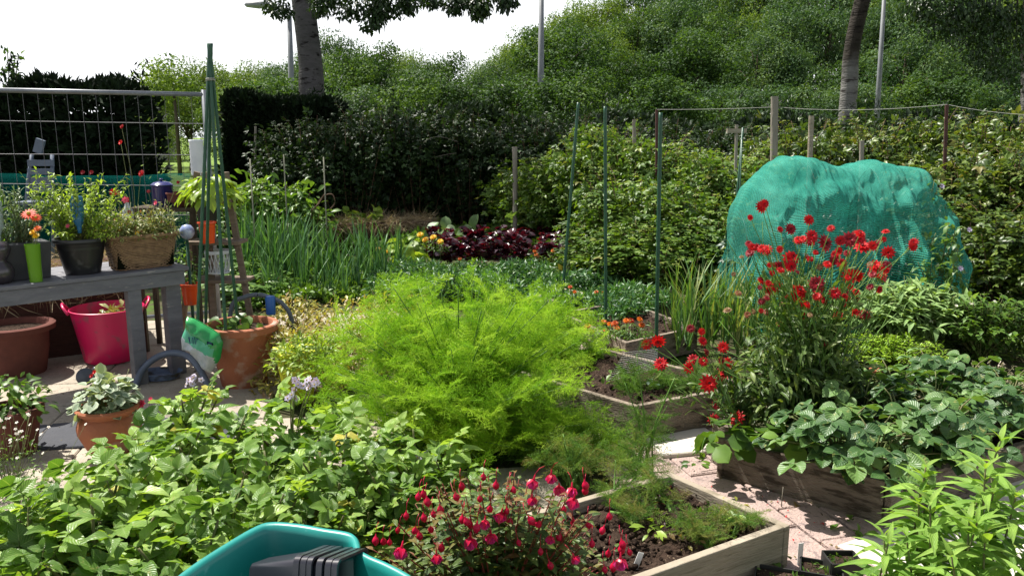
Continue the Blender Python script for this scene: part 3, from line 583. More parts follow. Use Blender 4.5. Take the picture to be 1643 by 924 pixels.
# ---------------------------------------------------------------- green pole stakes
M_gpole = solid('green_plastic_pole', (.02, .085, .045), (.014, .055, .03), scale=30, rough=.4, spec=.4, bump=.1)
def ribbed(a, p, q, r):
    P = np.linspace(0, 1, 46)[:, None]*(np.array(q)-p)+p; rr = r*(1+.10*(np.arange(46) % 2)); tube(a, P, rr, 8)
for lb, b, tp in (('leaning green plastic garden stake, leftmost of the three in the middle', G(899, 486, .2), (928, 165)), ('upright green plastic garden stake, middle one of the three', G(973, 524, .2), (971, 171)), ('green plastic garden stake standing in the corner timber bed, nearest of the three', G(1053, 578, .16), (1060, 181))):
    t = thing('garden_stake', lb, 'stake', (b[0], b[1], 0), 'green plastic garden stakes'); tp = D(tp[0], tp[1], b[1]); a = Acc(); ribbed(a, np.array((b[0], b[1], 0)), tp, .0125); build('pole', a, M_gpole, t, world=True)
t = thing('cane_support', 'slim dark green cane pair tied together left of the green net', 'stake', D(1175, 350, 8.6)); a = Acc()
tube(a, [D(1175, 345, 8.6)*(1, 1, 0), D(1192, 205, 8.6)], .011, 6); tube(a, [D(1186, 345, 8.5)*(1, 1, 0), D(1191, 215, 8.6)], .008, 6); build('cane', a, M_gpole, t, world=True)

# ---------------------------------------------------------------- green netting over a cage
def netting():
    m, n, b = newmat('teal_netting')
    uv = n.nodes.new('ShaderNodeUVMap'); sp = n.nodes.new('ShaderNodeSeparateXYZ'); n.links.new(uv.outputs[0], sp.inputs[0])
    def mt(op, *xs):
        k = n.nodes.new('ShaderNodeMath'); k.operation = op
        for i, v in enumerate(xs):
            if isinstance(v, (int, float)): k.inputs[i].default_value = v
            else: n.links.new(v, k.inputs[i])
        return k.outputs[0]
    tn = n.nodes.new('ShaderNodeTexNoise'); tn.inputs['Scale'].default_value = 3.5; tn.inputs['Detail'].default_value = 5; tcn = n.nodes.new('ShaderNodeTexCoord'); n.links.new(tcn.outputs['Object'], tn.inputs['Vector'])
    w = mt('MULTIPLY', tn.outputs['Fac'], 2.5)
    rows = mt('ABSOLUTE', mt('SINE', mt('ADD', mt('MULTIPLY', sp.outputs[1], 260.0), w))); colm = mt('ABSOLUTE', mt('SINE', mt('ADD', mt('MULTIPLY', sp.outputs[0], 330.0), mt('MULTIPLY', w, 2.0))))
    hole = mt('GREATER_THAN', mt('MULTIPLY', rows, mt('ADD', mt('MULTIPLY', colm, .4), .7)), .66)
    r = ramp(n, [(.3, (.035, .28, .21)), (.7, (.09, .43, .33))]); n.links.new(tn.outputs['Fac'], r.inputs[0]); n.links.new(r.outputs[0], b.inputs['Base Color']); b.inputs['Roughness'].default_value = .85; b.inputs['Specular IOR Level'].default_value = .08
    bp = n.nodes.new('ShaderNodeBump'); bp.inputs['Strength'].default_value = .8; bp.inputs['Distance'].default_value = .004; n.links.new(mt('ADD', rows, mt('MULTIPLY', tn.outputs['Fac'], 2.0)), bp.inputs['Height']); n.links.new(bp.outputs[0], b.inputs['Normal'])
    tr = n.nodes.new('ShaderNodeBsdfTranslucent'); tr.inputs['Color'].default_value = (.04, .36, .29, 1); ms = n.nodes.new('ShaderNodeMixShader'); ms.inputs[0].default_value = .2
    n.links.new(b.outputs[0], ms.inputs[1]); n.links.new(tr.outputs[0], ms.inputs[2])
    tp = n.nodes.new('ShaderNodeBsdfTransparent'); m2 = n.nodes.new('ShaderNodeMixShader'); n.links.new(mt('MULTIPLY', hole, .8), m2.inputs[0]); n.links.new(ms.outputs[0], m2.inputs[1]); n.links.new(tp.outputs[0], m2.inputs[2])
    n.links.new(m2.outputs[0], n.nodes['Material Output'].inputs['Surface']); return m
M_net = netting()
YN = 7.35
rx = [(1158, 470), (1162, 410), (1170, 380), (1185, 330), (1205, 288), (1235, 262), (1270, 254), (1300, 251), (1325, 260), (1350, 264), (1400, 261), (1435, 265), (1462, 277), (1482, 296), (1496, 318), (1508, 345), (1517, 372), (1524, 410), (1528, 470)]
rxp = np.array([p[0] for p in rx]); xs_ = np.array([D(px, py, YN)[0] for px, py in rx]); zs_ = np.array([max(.05, D(px, py, YN)[2]) for px, py in rx])
nu, nv = 300, 170; uu = np.linspace(0, 1, nu); vv = np.linspace(0, 1, nv)
XW = xs_[0] + uu*(xs_[-1]-xs_[0]); RZ = np.interp(XW, xs_, zs_); RZ = np.convolve(np.pad(RZ, 3, 'edge'), np.ones(7)/7, 'valid')
Pn = np.zeros((nv, nu, 3)); edge = np.clip(np.minimum(uu, 1-uu)/.12, 0, 1)**.6
for iu in range(nu):
    th = vv*math.pi; half = (.62*edge[iu]+.06); e = .62
    yy = -np.sign(np.cos(th))*np.abs(np.cos(th))**.75*half; zz = np.sin(th)**e*RZ[iu]
    # folds: vertical drapes growing towards the hem, and lumps from the plants pushing out
    dz = 1 - zz/max(RZ[iu], .1)
    x = XW[iu]; f = .30*(1-np.abs(np.sin(x*5.2+1.1*np.sin(x*4.1)+zz*.5)))**1.6+.15*(1-np.abs(np.sin(x*13+2*np.sin(x*6)+zz*1.2)))**1.5-.05
    f = np.where(f > 0, f, f*.5)
    lump = np.array([mnoise.noise(Vector((x*3.2, z_*3.8, 4))) + .5*mnoise.noise(Vector((x*8, z_*8, 8))) for z_ in zz])
    off = (f*dz**.6*1.1 + lump*.14)*edge[iu]
    yy = yy + off*(-np.cos(th))*-1.0*np.where(np.cos(th) > 0, -1, -1)*1.0
    fine = np.array([mnoise.noise(Vector((x*16, z_*10, 2)))+.6*mnoise.noise(Vector((x*34, z_*16, 7))) for z_ in zz]); yy = yy-fine*.022*np.sin(th)**.3
    Pn[:, iu, 0] = x + .02*np.sin(zz*9+x*4); Pn[:, iu, 1] = YN + yy; Pn[:, iu, 2] = np.maximum(zz + (lump*.05+fine*.02)*np.sin(th), .01)
i = np.arange(nv-1)[:, None]*nu; j = np.arange(nu-1)[None]
Un = np.stack(np.broadcast_arrays(uu[None]*2.3, vv[:, None]*2.8), -1).reshape(-1, 2)
a = Acc(); a.add(Pn, np.stack([i+j, i+j+1, i+j+1+nu, i+j+nu], -1), Un, .5)
t = thing('netted_cage', 'large rounded cage draped in turquoise green garden netting', 'netting', ((xs_[0]+xs_[-1])/2, YN, 0))
build('netting', a, M_net, t, world=True)
b = Acc()
for xx in np.linspace(xs_[3], xs_[-5], 4):
    zt = np.interp(xx, xs_, zs_)-.06; tube(b, curve_pts([(xx, YN-.42, 0), (xx, YN-.36, zt*.75), (xx, YN, zt), (xx, YN+.36, zt*.75), (xx, YN+.42, 0)], 20), .009, 6)
build('hoop', b, M_gpole, t, world=True)
LV_blue = leafmat('shaded_shrub_leaf', [(.02, .05, .03), (.04, .09, .05)], trans=.2)
for k, px in enumerate((1245, 1330, 1420)):
    p = bush_proto('netted_shrub', ['left', 'middle', 'right'][k] + ' one of the dark shrubs showing faintly inside the green net', 90+k, .95, .36, LV_blue, 500, .12, shoots=0, group='shrubs inside the net') if k == 0 else dup(p, (0, 0, 0), k, 1, ['left', 'middle', 'right'][k] + ' one of the dark shrubs showing faintly inside the green net')
    p.location = (D(px, 400, YN)[0], YN, 0)
# ================================================================ LEFT SIDE: fence panel, table, pots
M_wire = solid('fence_wire', (.15, .155, .16), (.11, .11, .12), rough=.6, metal=.2, bump=0)
YF = 6.9
tf = thing('wire_fence_panel', 'temporary galvanised wire mesh fence panel behind the potting table', 'fence', (D(320, 200, YF)[0], YF, 0))
F0 = D(327, 152, YF+.25); F1 = D(-90, 143, YF-.5); zt = 2.06
pR = np.array((F0[0], F0[1], 0)); pL = np.array((F1[0], F1[1], 0)); zR, zL = F0[2], F1[2]
a = Acc(); tube(a, [pR+(0, 0, .0), pR+(0, 0, zR+.04)], .021, 10); tube(a, [pL, pL+(0, 0, zL+.03)], .021, 10); tube(a, [pL+(0, 0, zL), pR+(0, 0, zR)], .020, 10); tube(a, [pL+(0, 0, .12), pR+(0, 0, .12)], .018, 8); build('frame', a, M_galv, tf, world=True)
a = Acc(); Lf = np.linalg.norm(pR-pL); nw = int(Lf/.1)
for k in range(1, nw):
    u = k/nw; p = pL*(1-u)+pR*u; tube(a, [p+(0, 0, .12), p+(0, 0, zL*(1-u)+zR*u)], .0022, 3, cap=False)
for pyl, pyr in ((193, 199), (247, 249), (294, 299), (345, 345)):
    zl = D(-90, pyl, pL[1])[2]; zr = D(327, pyr, pR[1])[2]; tube(a, [pL+(0, -.005, zl), pR+(0, -.005, zr)], .003, 4, cap=False)
build('mesh_wires', a, M_wire, tf, world=True)
# white rain gauge board hanging at the fence
t = thing('white_plastic_jug', 'narrow white ribbed plastic container beside the fence post behind the canes', 'container', D(316, 262, YF-.2)); a = Acc()
c = D(316, 250, YF-.2); lathe(a, [(0, -.16), (.055, -.16)] + [(.052+.004*(k % 2), -.15+k*.02) for k in range(14)] + [(.058, .13), (.045, .13), (0, .12)], c, 18); M_wplast = solid('white_plastic', (.62, .64, .66), (.5, .53, .56), rough=.4); build('body', a, M_wplast, t, world=True)
# teal low net cloche far behind the fence
M_tealcloth = solid('teal_fleece', (.004, .07, .06), (.003, .04, .035), scale=9, rough=.95, spec=0)
t = thing('netting_cloche', 'low turquoise netting tunnel seen through the wire fence panel', 'netting', (-4.0, 8.6, 0)); a = Acc()
n1 = 60; n2 = 14; x0 = D(-40, 270, 8.8)[0]; x1 = D(308, 270, 8.8)[0]; Pn = np.zeros((n2, n1, 3))
for k in range(n1):
    x = x0+(x1-x0)*k/(n1-1); th = np.linspace(0, math.pi, n2); top = 1.27 + .012*math.sin(x*3.1)
    Pn[:, k] = np.stack([np.full(n2, x), 8.8-.2*np.cos(th)+.012*math.sin(x*17), np.maximum(0.01, top*np.sin(th)**.5 + .008*np.sin(x*7+th*5))], -1)
i = np.arange(n2-1)[:, None]*n1; j = np.arange(n1-1)[None]; a.add(Pn, np.stack([i+j, i+j+1, i+j+1+n1, i+j+n1], -1)); build('fleece', a, M_tealcloth, t, world=True)
n_ = M_tealcloth.node_tree; tp_ = n_.nodes.new('ShaderNodeBsdfTransparent'); mx_ = n_.nodes.new('ShaderNodeMixShader'); mx_.inputs[0].default_value = .5
n_.links.new(n_.nodes['Principled BSDF'].outputs[0], mx_.inputs[1]); n_.links.new(tp_.outputs[0], mx_.inputs[2]); n_.links.new(mx_.outputs[0], n_.nodes['Material Output'].inputs['Surface'])
# pale blue plastic garden chair behind the fence (upright, backlit)
M_bluegrey = solid('faded_blue_plastic', (.12, .15, .20), (.08, .10, .14), rough=.6)
t = thing('garden_chair', 'faded blue grey folding chair leaning behind the wire fence at far left', 'chair', D(58, 330, 8.0)); a = Acc(); c = D(60, 300, 8.0)
for dx in (-.1, .1):
    tube(a, [D(60, 420, 8.0)+(dx*1.6, 0, 0), D(60, 290, 8.0)+(dx*1.2, .05, 0), D(58, 248, 8.0)+(dx, .1, 0)], .018, 8)
build('frame', a, M_bluegrey, t, world=True)
a = Acc(); 
for k in range(4): box_acc(a, D(60, 262+k*14, 8.0)+(0, .06, 0), (.26, .02, .06))
build('backrest', a, M_bluegrey, t, world=True, smooth=False)
a = Acc(); box_acc(a, D(54, 240, 8.0)+(0, .1, .03), (.085, .03, .14), tilt=Matrix.Rotation(.35, 3, 'Y')); build('headrest', a, M_bluegrey, t, world=True, smooth=False)
a = Acc(); box_acc(a, D(60, 325, 7.9), (.3, .3, .03)); build('seat', a, M_bluegrey, t, world=True, smooth=False)
# grey building and far bits
M_bld = solid('grey_cladding', (.26, .24, .23), (.22, .20, .19), scale=2, rough=.9, stretch=(6, 6, .2)); M_roof = solid('bluish_roof', (.22, .25, .30), (.18, .2, .25))
t = thing('far_building', 'small grey clad building far off behind the right end of the wire fence', 'building', D(232, 230, 52)*(1, 1, 0)); a = Acc(); c = D(233, 200, 52); w = D(243, 200, 52)[0]-D(222, 200, 52)[0]
box_acc(a, (c[0], 54, 2.0), (w, 4, 4.0)); build('wall', a, M_bld, t, world=True, smooth=False); a = Acc(); 
for k in range(3): box_acc(a, (c[0]-w*.3+w*.3*k, 51.97, 2.1), (.12, .08, 2.6))
build('panel_joint', a, M_dark, t, world=True, smooth=False)
a = Acc(); box_acc(a, (c[0], 54, 4.1), (w*1.04, 4.2, .16)); build('roof', a, M_roof, t, world=True, smooth=False)
for k, (px, Y) in enumerate(((286, 33), (246, 36))):
    b = D(px, 240, Y); t = thing('young_tree', 'slim straight young tree trunk standing in the far grass, seen through the fence', 'tree', (b[0], Y, 0), 'young trees in the far grass'); a = Acc(); tube(a, [(b[0], Y, -.1), (b[0]+.02, Y, 2.2), (b[0], Y, 3.6)], (.10, .05), 8); build('trunk', a, M_bark, t, world=True)
    a = Acc(); rg = np.random.default_rng(k+5); crown(a, rg, [np.array((b[0]+rg.normal()*.4, Y+rg.normal()*.4, 3.3+rg.random()*1.4)) for _ in range(9)], [.5]*9, 90, .16, T_l2); build('crown', a, LV_willow, t, world=True)

# ---------------- potting table
M_tgrey = solid('grey_painted_wood', (.165, .165, .18), (.105, .105, .12), scale=4, rough=.6, spec=.35, bump=.15, bscale=30, stretch=(1, 1, 4), speck=((.34, .31, .28), 14, .64))
TZ = .80
tl = G(-60, 468, TZ); tr_ = G(299, 428, TZ); ux = nrmz((tr_-tl)[:2]); uy = np.array((-ux[1], ux[0])); ang = math.atan2(ux[1], ux[0]); Lt = np.linalg.norm((tr_-tl)[:2]); Wt = .62
def TP(u, v, z=0): q = tl[:2]+ux*u+uy*v; return np.array((q[0], q[1], TZ+z))
tt = thing('potting_table', 'grey painted wooden potting table crowded with pots on its top', 'table', (tr_[0]-.6, tr_[1]+.3, 0))
a = Acc()
for k in range(5): box_acc(a, TP(Lt/2, Wt*(k+.5)/5, -.0125), (Lt+.04, Wt/5-.006, .025), ang)
bevel(build('tabletop', a, M_tgrey, tt, world=True, smooth=False), .003)
a = Acc(); box_acc(a, TP(Lt/2, .03, -.075), (Lt-.02, .03, .095), ang); box_acc(a, TP(Lt/2, Wt-.03, -.075), (Lt-.02, .03, .095), ang); box_acc(a, TP(Lt-.03, Wt/2, -.0755), (.028, Wt-.1, .09), ang); bevel(build('apron', a, M_tgrey, tt, world=True, smooth=False), .003)
def legat(u, v, w=.075):
    a = Acc(); c = TP(u, v); box_acc(a, (c[0], c[1], (TZ-.03)/2), (w, w, TZ-.03), ang); bevel(build('leg', a, M_tgrey, tt, world=True, smooth=False), .004)
ul = float(np.dot((G(224, 618)-tl)[:2], ux)); legat(ul, .065, .085); legat(Lt-.075, .12, .10); legat(.02, Wt-.07); legat(.0, .065)
# low dark wall with straw under/behind the table
M_brick = solid('red_brown_board', (.075, .028, .02), (.045, .018, .014), scale=6, rough=.9, bump=.3, bscale=25, stretch=(1, 1, 5))
LV_straw = leafmat('straw', [(.22, .16, .10), (.36, .28, .18), (.48, .40, .28)], trans=.15, rough=.8, spec=.1)
T_straw = leaf(2, .035, 3, fold=.2, curl=.25, shape='blade')
def straw_bed(label, p, q, depth, h, seed, tuft=1500, lettuce=None):
    p = np.array(p[:2]); q = np.array(q[:2]); d = nrmz(q-p); nn = np.array((-d[1], d[0])); L = np.linalg.norm(q-p); c = (p+q)/2+nn*depth/2; an = math.atan2(d[1], d[0])
    t = thing('straw_topped_bed', label, 'raised bed', (c[0], c[1], 0), 'straw topped brown beds'); a = Acc(); box_acc(a, (c[0], c[1], h/2), (L, depth, h), an); bevel(build('side', a, M_brick, t, world=True, smooth=False), .01)
    rng = np.random.default_rng(seed); a = Acc(); n = tuft; u = rng.random(n)*L; v = rng.random(n)**1.6*depth
    P = np.stack([p[0]+d[0]*u+nn[0]*v, p[1]+d[1]*u+nn[1]*v, h+rng.random(n)*.05], -1); k = rng.random(n) < .35; P[k] = np.stack([p[0]+d[0]*u[k]-nn[0]*.015, p[1]+d[1]*u[k]-nn[1]*.015, h*(1-.3*rng.random(k.sum())**2)], -1)
    dd = uvec(rng, n); dd[:, 2] = np.where(k, -abs(dd[:, 2])*.7, dd[:, 2]*.5); inst(a, T_straw, frames(dd, uvec(rng, n)), P, rng.uniform(.08, .24, n), rng.random(n)); build('straw', a, LV_straw, t, world=True); return t
straw_bed('dark red brown bed side with hanging straw, in the shade behind the table legs', G(-120, 604), G(228, 560), .9, .66, 5, 2400)
s0 = G(536, 405); s1 = G(702, 398)
straw_bed('brown bed heaped with bleached straw in the middle distance before the dark hedge', s0, s1, .8, .40, 6, 4200)
# ---------------- terracotta and other pots
M_terra = solid('terracotta', (.36, .13, .065), (.27, .095, .05), scale=4, rough=.75, spec=.25, bump=.15, bscale=60, speck=((.40, .27, .21), 6, .54))
M_terra_d = solid('shade_terracotta', (.14, .05, .038), (.09, .035, .028), scale=5, rough=.85, spec=.15, bump=.15)  # darkened so that shade on the left pot sits in the clay colour
M_plast = lambda nm, c, r=.35, tr=0: solid(nm, c, tuple(v*.85 for v in c), scale=3, rough=r, spec=.5, bump=.03, speck=(tuple(v*.45+.05 for v in c), 11, .60))
M_black = M_plast('black_plastic', (.012, .012, .014), .4)
def pot(label, c, r0, r1, h, mat, rim=.03, rimh=.05, name='plant_pot', soil=.04, profile=None, seg=44, group=None, cat='pot', soilmat=None):
    t = thing(name, label, cat, c, group); a = Acc()
    pr = profile or [(0, 0), (r0, 0), (r0+(r1-r0)*.5, h*.5), (r1-rim*.4, h-rimh), (r1-rim*.4+.001, h-rimh+.002), (r1+rim*.35, h-rimh+.008), (r1+rim*.4, h-.006), (r1+rim*.25, h), (r1-rim*.3, h), (r1-rim*.5, h-.02), (r1-rim*.7, h-soil-.03)]
    lathe(a, pr, seg=seg); build('body', a, mat, t, sharp=.6)
    a = Acc(); rs = pr[-1][0]+.003; lathe(a, [(0, h-soil+.012), (rs*.5, h-soil+.006), (rs, h-soil)][::-1], seg=20, wob=.0); build('soil', a, soilmat or M_soil, t); return t
cp = G(384, 628); cp = np.array((cp[0], cp[1]+.12, .0))
pot('large terracotta pot holding the tied green canes', (cp[0], cp[1], .025), .15, .225, .42, M_terra, rim=.05, rimh=.055)
pot('big shaded dark clay pot at the left edge in front of the straw', (G(12, 612)[0], G(12, 612)[1]+.15, .02), .17, .235, .36, M_terra_d, rim=.06, rimh=.05)
gp = G(166, 748); gp = np.array((gp[0], gp[1]+.1, .03))
prof_b = [(0, 0), (.085, 0), (.12, .05), (.155, .13), (.158, .165), (.145, .205), (.128, .222), (.130, .232), (.152, .245), (.158, .262), (.150, .272), (.138, .268), (.128, .25), (.118, .22)]
pot('bellied terracotta pot with a grey leaved geranium on the patio', gp, 0, 0, .27, M_terra, profile=prof_b, soil=.045)
lp = G(5, 752); pot('terracotta pot half cut off by the left edge of the photograph', (lp[0]-.02, lp[1]+.15, .03), .10, .145, .25, M_terra_d)
# plants in pots: generic tuft / bush builders
def leafy_pile(a, rng, c, rad, h, n, size, T, out=1.0, up=.5, spread=.5, rlo=0, rhi=1):
    u = uvec(rng, n); u[:, 2] = np.abs(u[:, 2]); q = rng.random(n)**.4; P = np.array(c) + u*q[:, None]*np.array((rad, rad, h))
    d = u*np.array((out, out, .3)) + (0, 0, -up*.3) + rng.normal(size=(n, 3))*spread; nn = np.array((0, 0, 1.)) + u*.6 + rng.normal(size=(n, 3))*.4
    inst(a, T, frames(d, nn), P, size*rng.uniform(.6, 1.3, n), np.clip(rlo+(rhi-rlo)*rng.random(n), 0, 1))
def stems_from(a, rng, c, tips, r=.003, k=4):
    for tp in tips: m = (np.array(c)+tp)/2 + rng.normal(size=3)*.02; tube(a, curve_pts([c, m, tp], 6), (r, r*.6), k)
T_round = leaf(4, .95, 5, fold=.12, curl=.15, shape='round', wave=.03); T_obov = leaf(3, .5, 3, fold=.2, curl=.3, shape='obov'); T_small = leaf(2, .5, 3, fold=.25, curl=.2)
T_lance = leaf(4, .28, 3, fold=.25, curl=.35, shape='lance'); T_grass = leaf(5, .05, 3, fold=.5, curl=.6, shape='blade')
LV_ger = leafmat('grey_geranium_leaf', [(.13, .19, .12), (.19, .26, .17), (.26, .33, .23)], trans=.2, rough=.55, margin=(.34, .40, .28))
LV_mid = leafmat('mid_green_leaf', [(.05, .11, .02), (.09, .18, .03), (.14, .25, .045)], trans=.35)
LV_lime = leafmat('lime_leaf', [(.16, .26, .03), (.24, .36, .05), (.32, .44, .08)], trans=.4)
LV_var = leafmat('cream_variegated_leaf', [(.10, .17, .04), (.20, .27, .07), (.45, .44, .22), (.20, .24, .07), (.22, .10, .06)], trans=.25)
LV_yel = leafmat('golden_herb_leaf', [(.18, .2, .04), (.30, .30, .06), (.38, .33, .10), (.25, .16, .07)], trans=.3)
LV_grey = leafmat('silvery_leaf', [(.10, .16, .09), (.16, .24, .13), (.22, .30, .18)], trans=.25)
LV_purp = leafmat('purple_lettuce_leaf', [(.022, .007, .014), (.045, .010, .022), (.10, .014, .024), (.05, .02, .04), (.12, .08, .10)], trans=.3, tcol=(2.2, .35, .4), rough=.25, spec=.6)
def petal_mat(nm, c, tr=.3, rough=.5): return leafmat(nm, c, trans=tr, tcol=(1.3, 1.0, 1.0), rough=rough, spec=.25)
M_redpet = petal_mat('red_petal', [(.42, .006, .006), (.60, .012, .012), (.34, .003, .012)]); M_orange = petal_mat('orange_petal', [(.70, .10, .01), (.80, .20, .015)]); M_yelpet = petal_mat('yellow_petal', [(.80, .48, .01), (.85, .6, .02)])
M_pink = petal_mat('pink_petal', [(.70, .07, .16), (.8, .18, .28)]); M_lav = petal_mat('lavender_petal', [(.52, .48, .66), (.64, .60, .74)]); M_whitep = petal_mat('white_petal', [(.75, .75, .7), (.8, .78, .72)]); M_marig = petal_mat('marigold_petal', [(.55, .09, .01), (.75, .2, .01), (.4, .03, .01)])
M_dkred = petal_mat('dark_red_petal', [(.22, .01, .02), (.32, .02, .03)]); M_brownseed = petal_mat('faded_seed_head', [(.22, .12, .06), (.30, .18, .09), (.25, .05, .03)])
def T_flower(np_=10, w=.42, rings=2, cup=.35, core=.16, curl=.2):
    P = leaf(2, w, 3, fold=.1, curl=curl, shape='obov'); parts = []
    for r in range(rings):
        s = .5*(1-.28*r)
        for k in range(np_-2*r):
            th = 6.283*(k+.37*r)/(np_-2*r); el = cup+r*.45; d = (math.cos(th)*math.cos(el), math.sin(th)*math.cos(el), math.sin(el)); parts.append((P, rotm(d, (-d[0]*d[2], -d[1]*d[2], 1)), (0, 0, .02*r), s, 0))
    if core: c_ = acc_T(lathe_(7, [(core*.9, 0), (core, .05), (core*.6, .12), (0, .15)])); parts.append((c_, np.eye(3), (0, 0, 0), 1, 1))
    return combine(parts)
TF_daisy = T_flower(14, .3, 1, .15, .13); TF_double = T_flower(12, .5, 3, .12, .10, .3); TF_five = T_flower(5, .9, 1, .2, .08); TF_rose = T_flower(7, .8, 3, .5, .0)
def flower(parent, T, c, d, s, mats, seed=0, name='flower'):
    a = Acc(); inst(a, T, frames(*_fr(d)), np.zeros((1, 3)), np.array([s]), (seed*.37) % 1); V = a.V[0]; o = build(name, a, mats, parent); o.location = tuple(float(v) for v in (np.array(c)-np.array(parent.location))); return o
def _fr(d): d = nrmz(np.array(d, float)); h = np.array((1, .1, 0)) if abs(d[0]) < .8 else np.array((0, 1, 0)); y = nrmz(np.cross(d, h)); return y[None], d[None]
M_core_y = solid('yellow_core', (.5, .33, .03)); M_core_d = solid('dark_core', (.08, .01, .01)); M_core_g = solid('green_core', (.2, .25, .05))

# geranium in the bellied pot
rng = np.random.default_rng(3); t = thing('geranium', 'grey green ruffled geranium growing in the bellied terracotta pot', 'plant', gp+(0, 0, .24)); a = Acc()
leafy_pile(a, rng, gp+(0, 0, .25), .15, .20, 170, .06, T_round, spread=.35); leafy_pile(a, rng, gp+(-.09, -.08, .25), .05, .04, 8, .06, T_round); build('foliage', a, LV_ger, t, world=True)
a = Acc(); tips = [gp+np.array((rng.normal()*.08, rng.normal()*.08, .4)) for _ in range(14)]; stems_from(a, rng, gp+(0, 0, .22), tips); build('stems', a, M_cane, t, world=True)
for k, (px, py) in enumerate(((147, 603), (152, 597))): flower(t, TF_rose, D(px, py, gp[1]+.0), (-.3, -.8, .5), .03, [M_redpet, M_core_d], k)
t = thing('pink_flowered_plant', 'small pink double flowers standing among the potato leaves near the geranium', 'plant', G(228, 700)); a = Acc(); base = G(235, 720); 
for k, (px, py, s) in enumerate(((228, 648, .055), (242, 640, .03), (222, 655, .03))): p = D(px, py, 4.1); stems_from(a, rng, base, [p]); flower(t, TF_rose, p, (-.2, -.8, .5), s, [M_pink, M_core_d], k)
build('stems', a, M_cane, t, world=True)
# left pot plant, and alyssum-like white flowers below
t = thing('bushy_pot_plant', 'green leafy plant in the pot at the left edge of the photograph', 'plant', (lp[0], lp[1]+.1, .25)); a = Acc(); leafy_pile(a, rng, (lp[0]-.02, lp[1]+.15, .26), .2, .2, 220, .06, T_obov); build('foliage', a, LV_mid, t, world=True)
t = thing('white_flowering_herb', 'airy plant with tiny white flowers at the left edge above the potatoes', 'plant', G(15, 800)); a = Acc(); b = Acc(); c = G(18, 800)
leafy_pile(a, rng, c, .2, .33, 420, .025, T_small); tips = [c+np.array((rng.normal()*.11, rng.normal()*.1, rng.uniform(.22, .42))) for _ in range(70)]; stems_from(b, rng, c, tips, .0015, 3); build('foliage', a, LV_mid, t, world=True); build('stems', b, M_cane, t, world=True)
for k, tp in enumerate(tips[:60]): flower(t, TF_five, tp, (rng.normal()*.4, -.5, .8), .018, [M_whitep, M_core_y], k)
# tied cane tepee
tt_ = thing('cane_tepee', 'tepee of dark green canes tied at the top, standing in the large terracotta pot', 'plant support', (cp[0], cp[1], .03)); ax = D(336, 84, cp[1]); tie = D(338, 131, cp[1])
for k, (px, dy) in enumerate(((315, -.1), (330, .16), (362, -.16), (383, .1))):
    b0 = D(px, 530, cp[1]+dy); b0[2] = .36; pz = np.array((tie[0]+(k-1.5)*.009, tie[1]+(k % 2-.5)*.02, tie[2])); tp = pz+(pz-b0)*.14; a = Acc()
    P = np.linspace(0, 1, 60)[:, None]*(tp-b0)+b0; tube(a, P, .0105*(1+.1*(np.arange(60) % 2)), 7); build('cane', a, M_gpole, tt_, world=True)
a = Acc(); tube(a, [tie+(.028*math.cos(x), .028*math.sin(x), x*.0015) for x in np.linspace(0, 12.5, 40)], .0035, 4); build('tie', a, M_rope, tt_, world=True)
t = thing('bean_seedling', 'small bean seedlings in the large terracotta pot under the canes', 'plant', (cp[0], cp[1], .4)); a = Acc(); leafy_pile(a, rng, (cp[0]-.08, cp[1]-.02, .40), .13, .1, 26, .07, T_round); leafy_pile(a, rng, (cp[0]+.08, cp[1], .39), .08, .06, 12, .06, T_round); build('foliage', a, LV_mid, t, world=True)

# ---------------- things on the table
def tpx(px, py, v):      # point on the table top whose pixel column is px, v metres in from the front edge
    lo, hi = -.5, Lt+.6
    for _ in range(40):
        m = (lo+hi)/2; q = TP(m, v); y = q[1]; x = D(px, py, y)[0]
        if q[0] < x: lo = m
        else: hi = m
    return TP(lo, v)
b1 = tpx(133, 430, .22)
pot('round black plastic pot in the middle of the potting table', b1+(0, 0, .001), .105, .155, .235, M_black, rim=.02, rimh=.03)
t = thing('table_shrub', 'small bright leaved shrub growing from the black pot on the table', 'plant', b1+(0, 0, .22)); a = Acc(); b = Acc()
for k in range(110):
    an = rng.uniform(0, 6.28); q = rng.random()**.5*.34; e = b1+np.array((q*math.cos(an), q*math.sin(an)*.7, .22+rng.uniform(.04, .46))); P = curve_pts([b1+(0, 0, .2), (b1+e)/2+(0, 0, .1), e], 9); tube(b, P, (.003, .0012), 3)
    m = 22; s = np.linspace(.35, 1, m); base = np.stack([np.interp(s, np.linspace(0, 1, len(P)), P[:, c]) for c in range(3)], -1); o = uvec(rng, m); inst(a, T_small, frames(o, o+(0, 0, 1)), base, rng.uniform(.022, .046, m), rng.random(m))
build('foliage', a, LV_lime, t, world=True); build('stems', b, M_cane, t, world=True)
for k, (px, py) in enumerate(((133, 277), (147, 277), (109, 363))): flower(t, TF_rose, D(px, py, b1[1]-.1), (0, -.8, .4), .035, [M_pink if k == 2 else M_dkred, M_core_d], k)
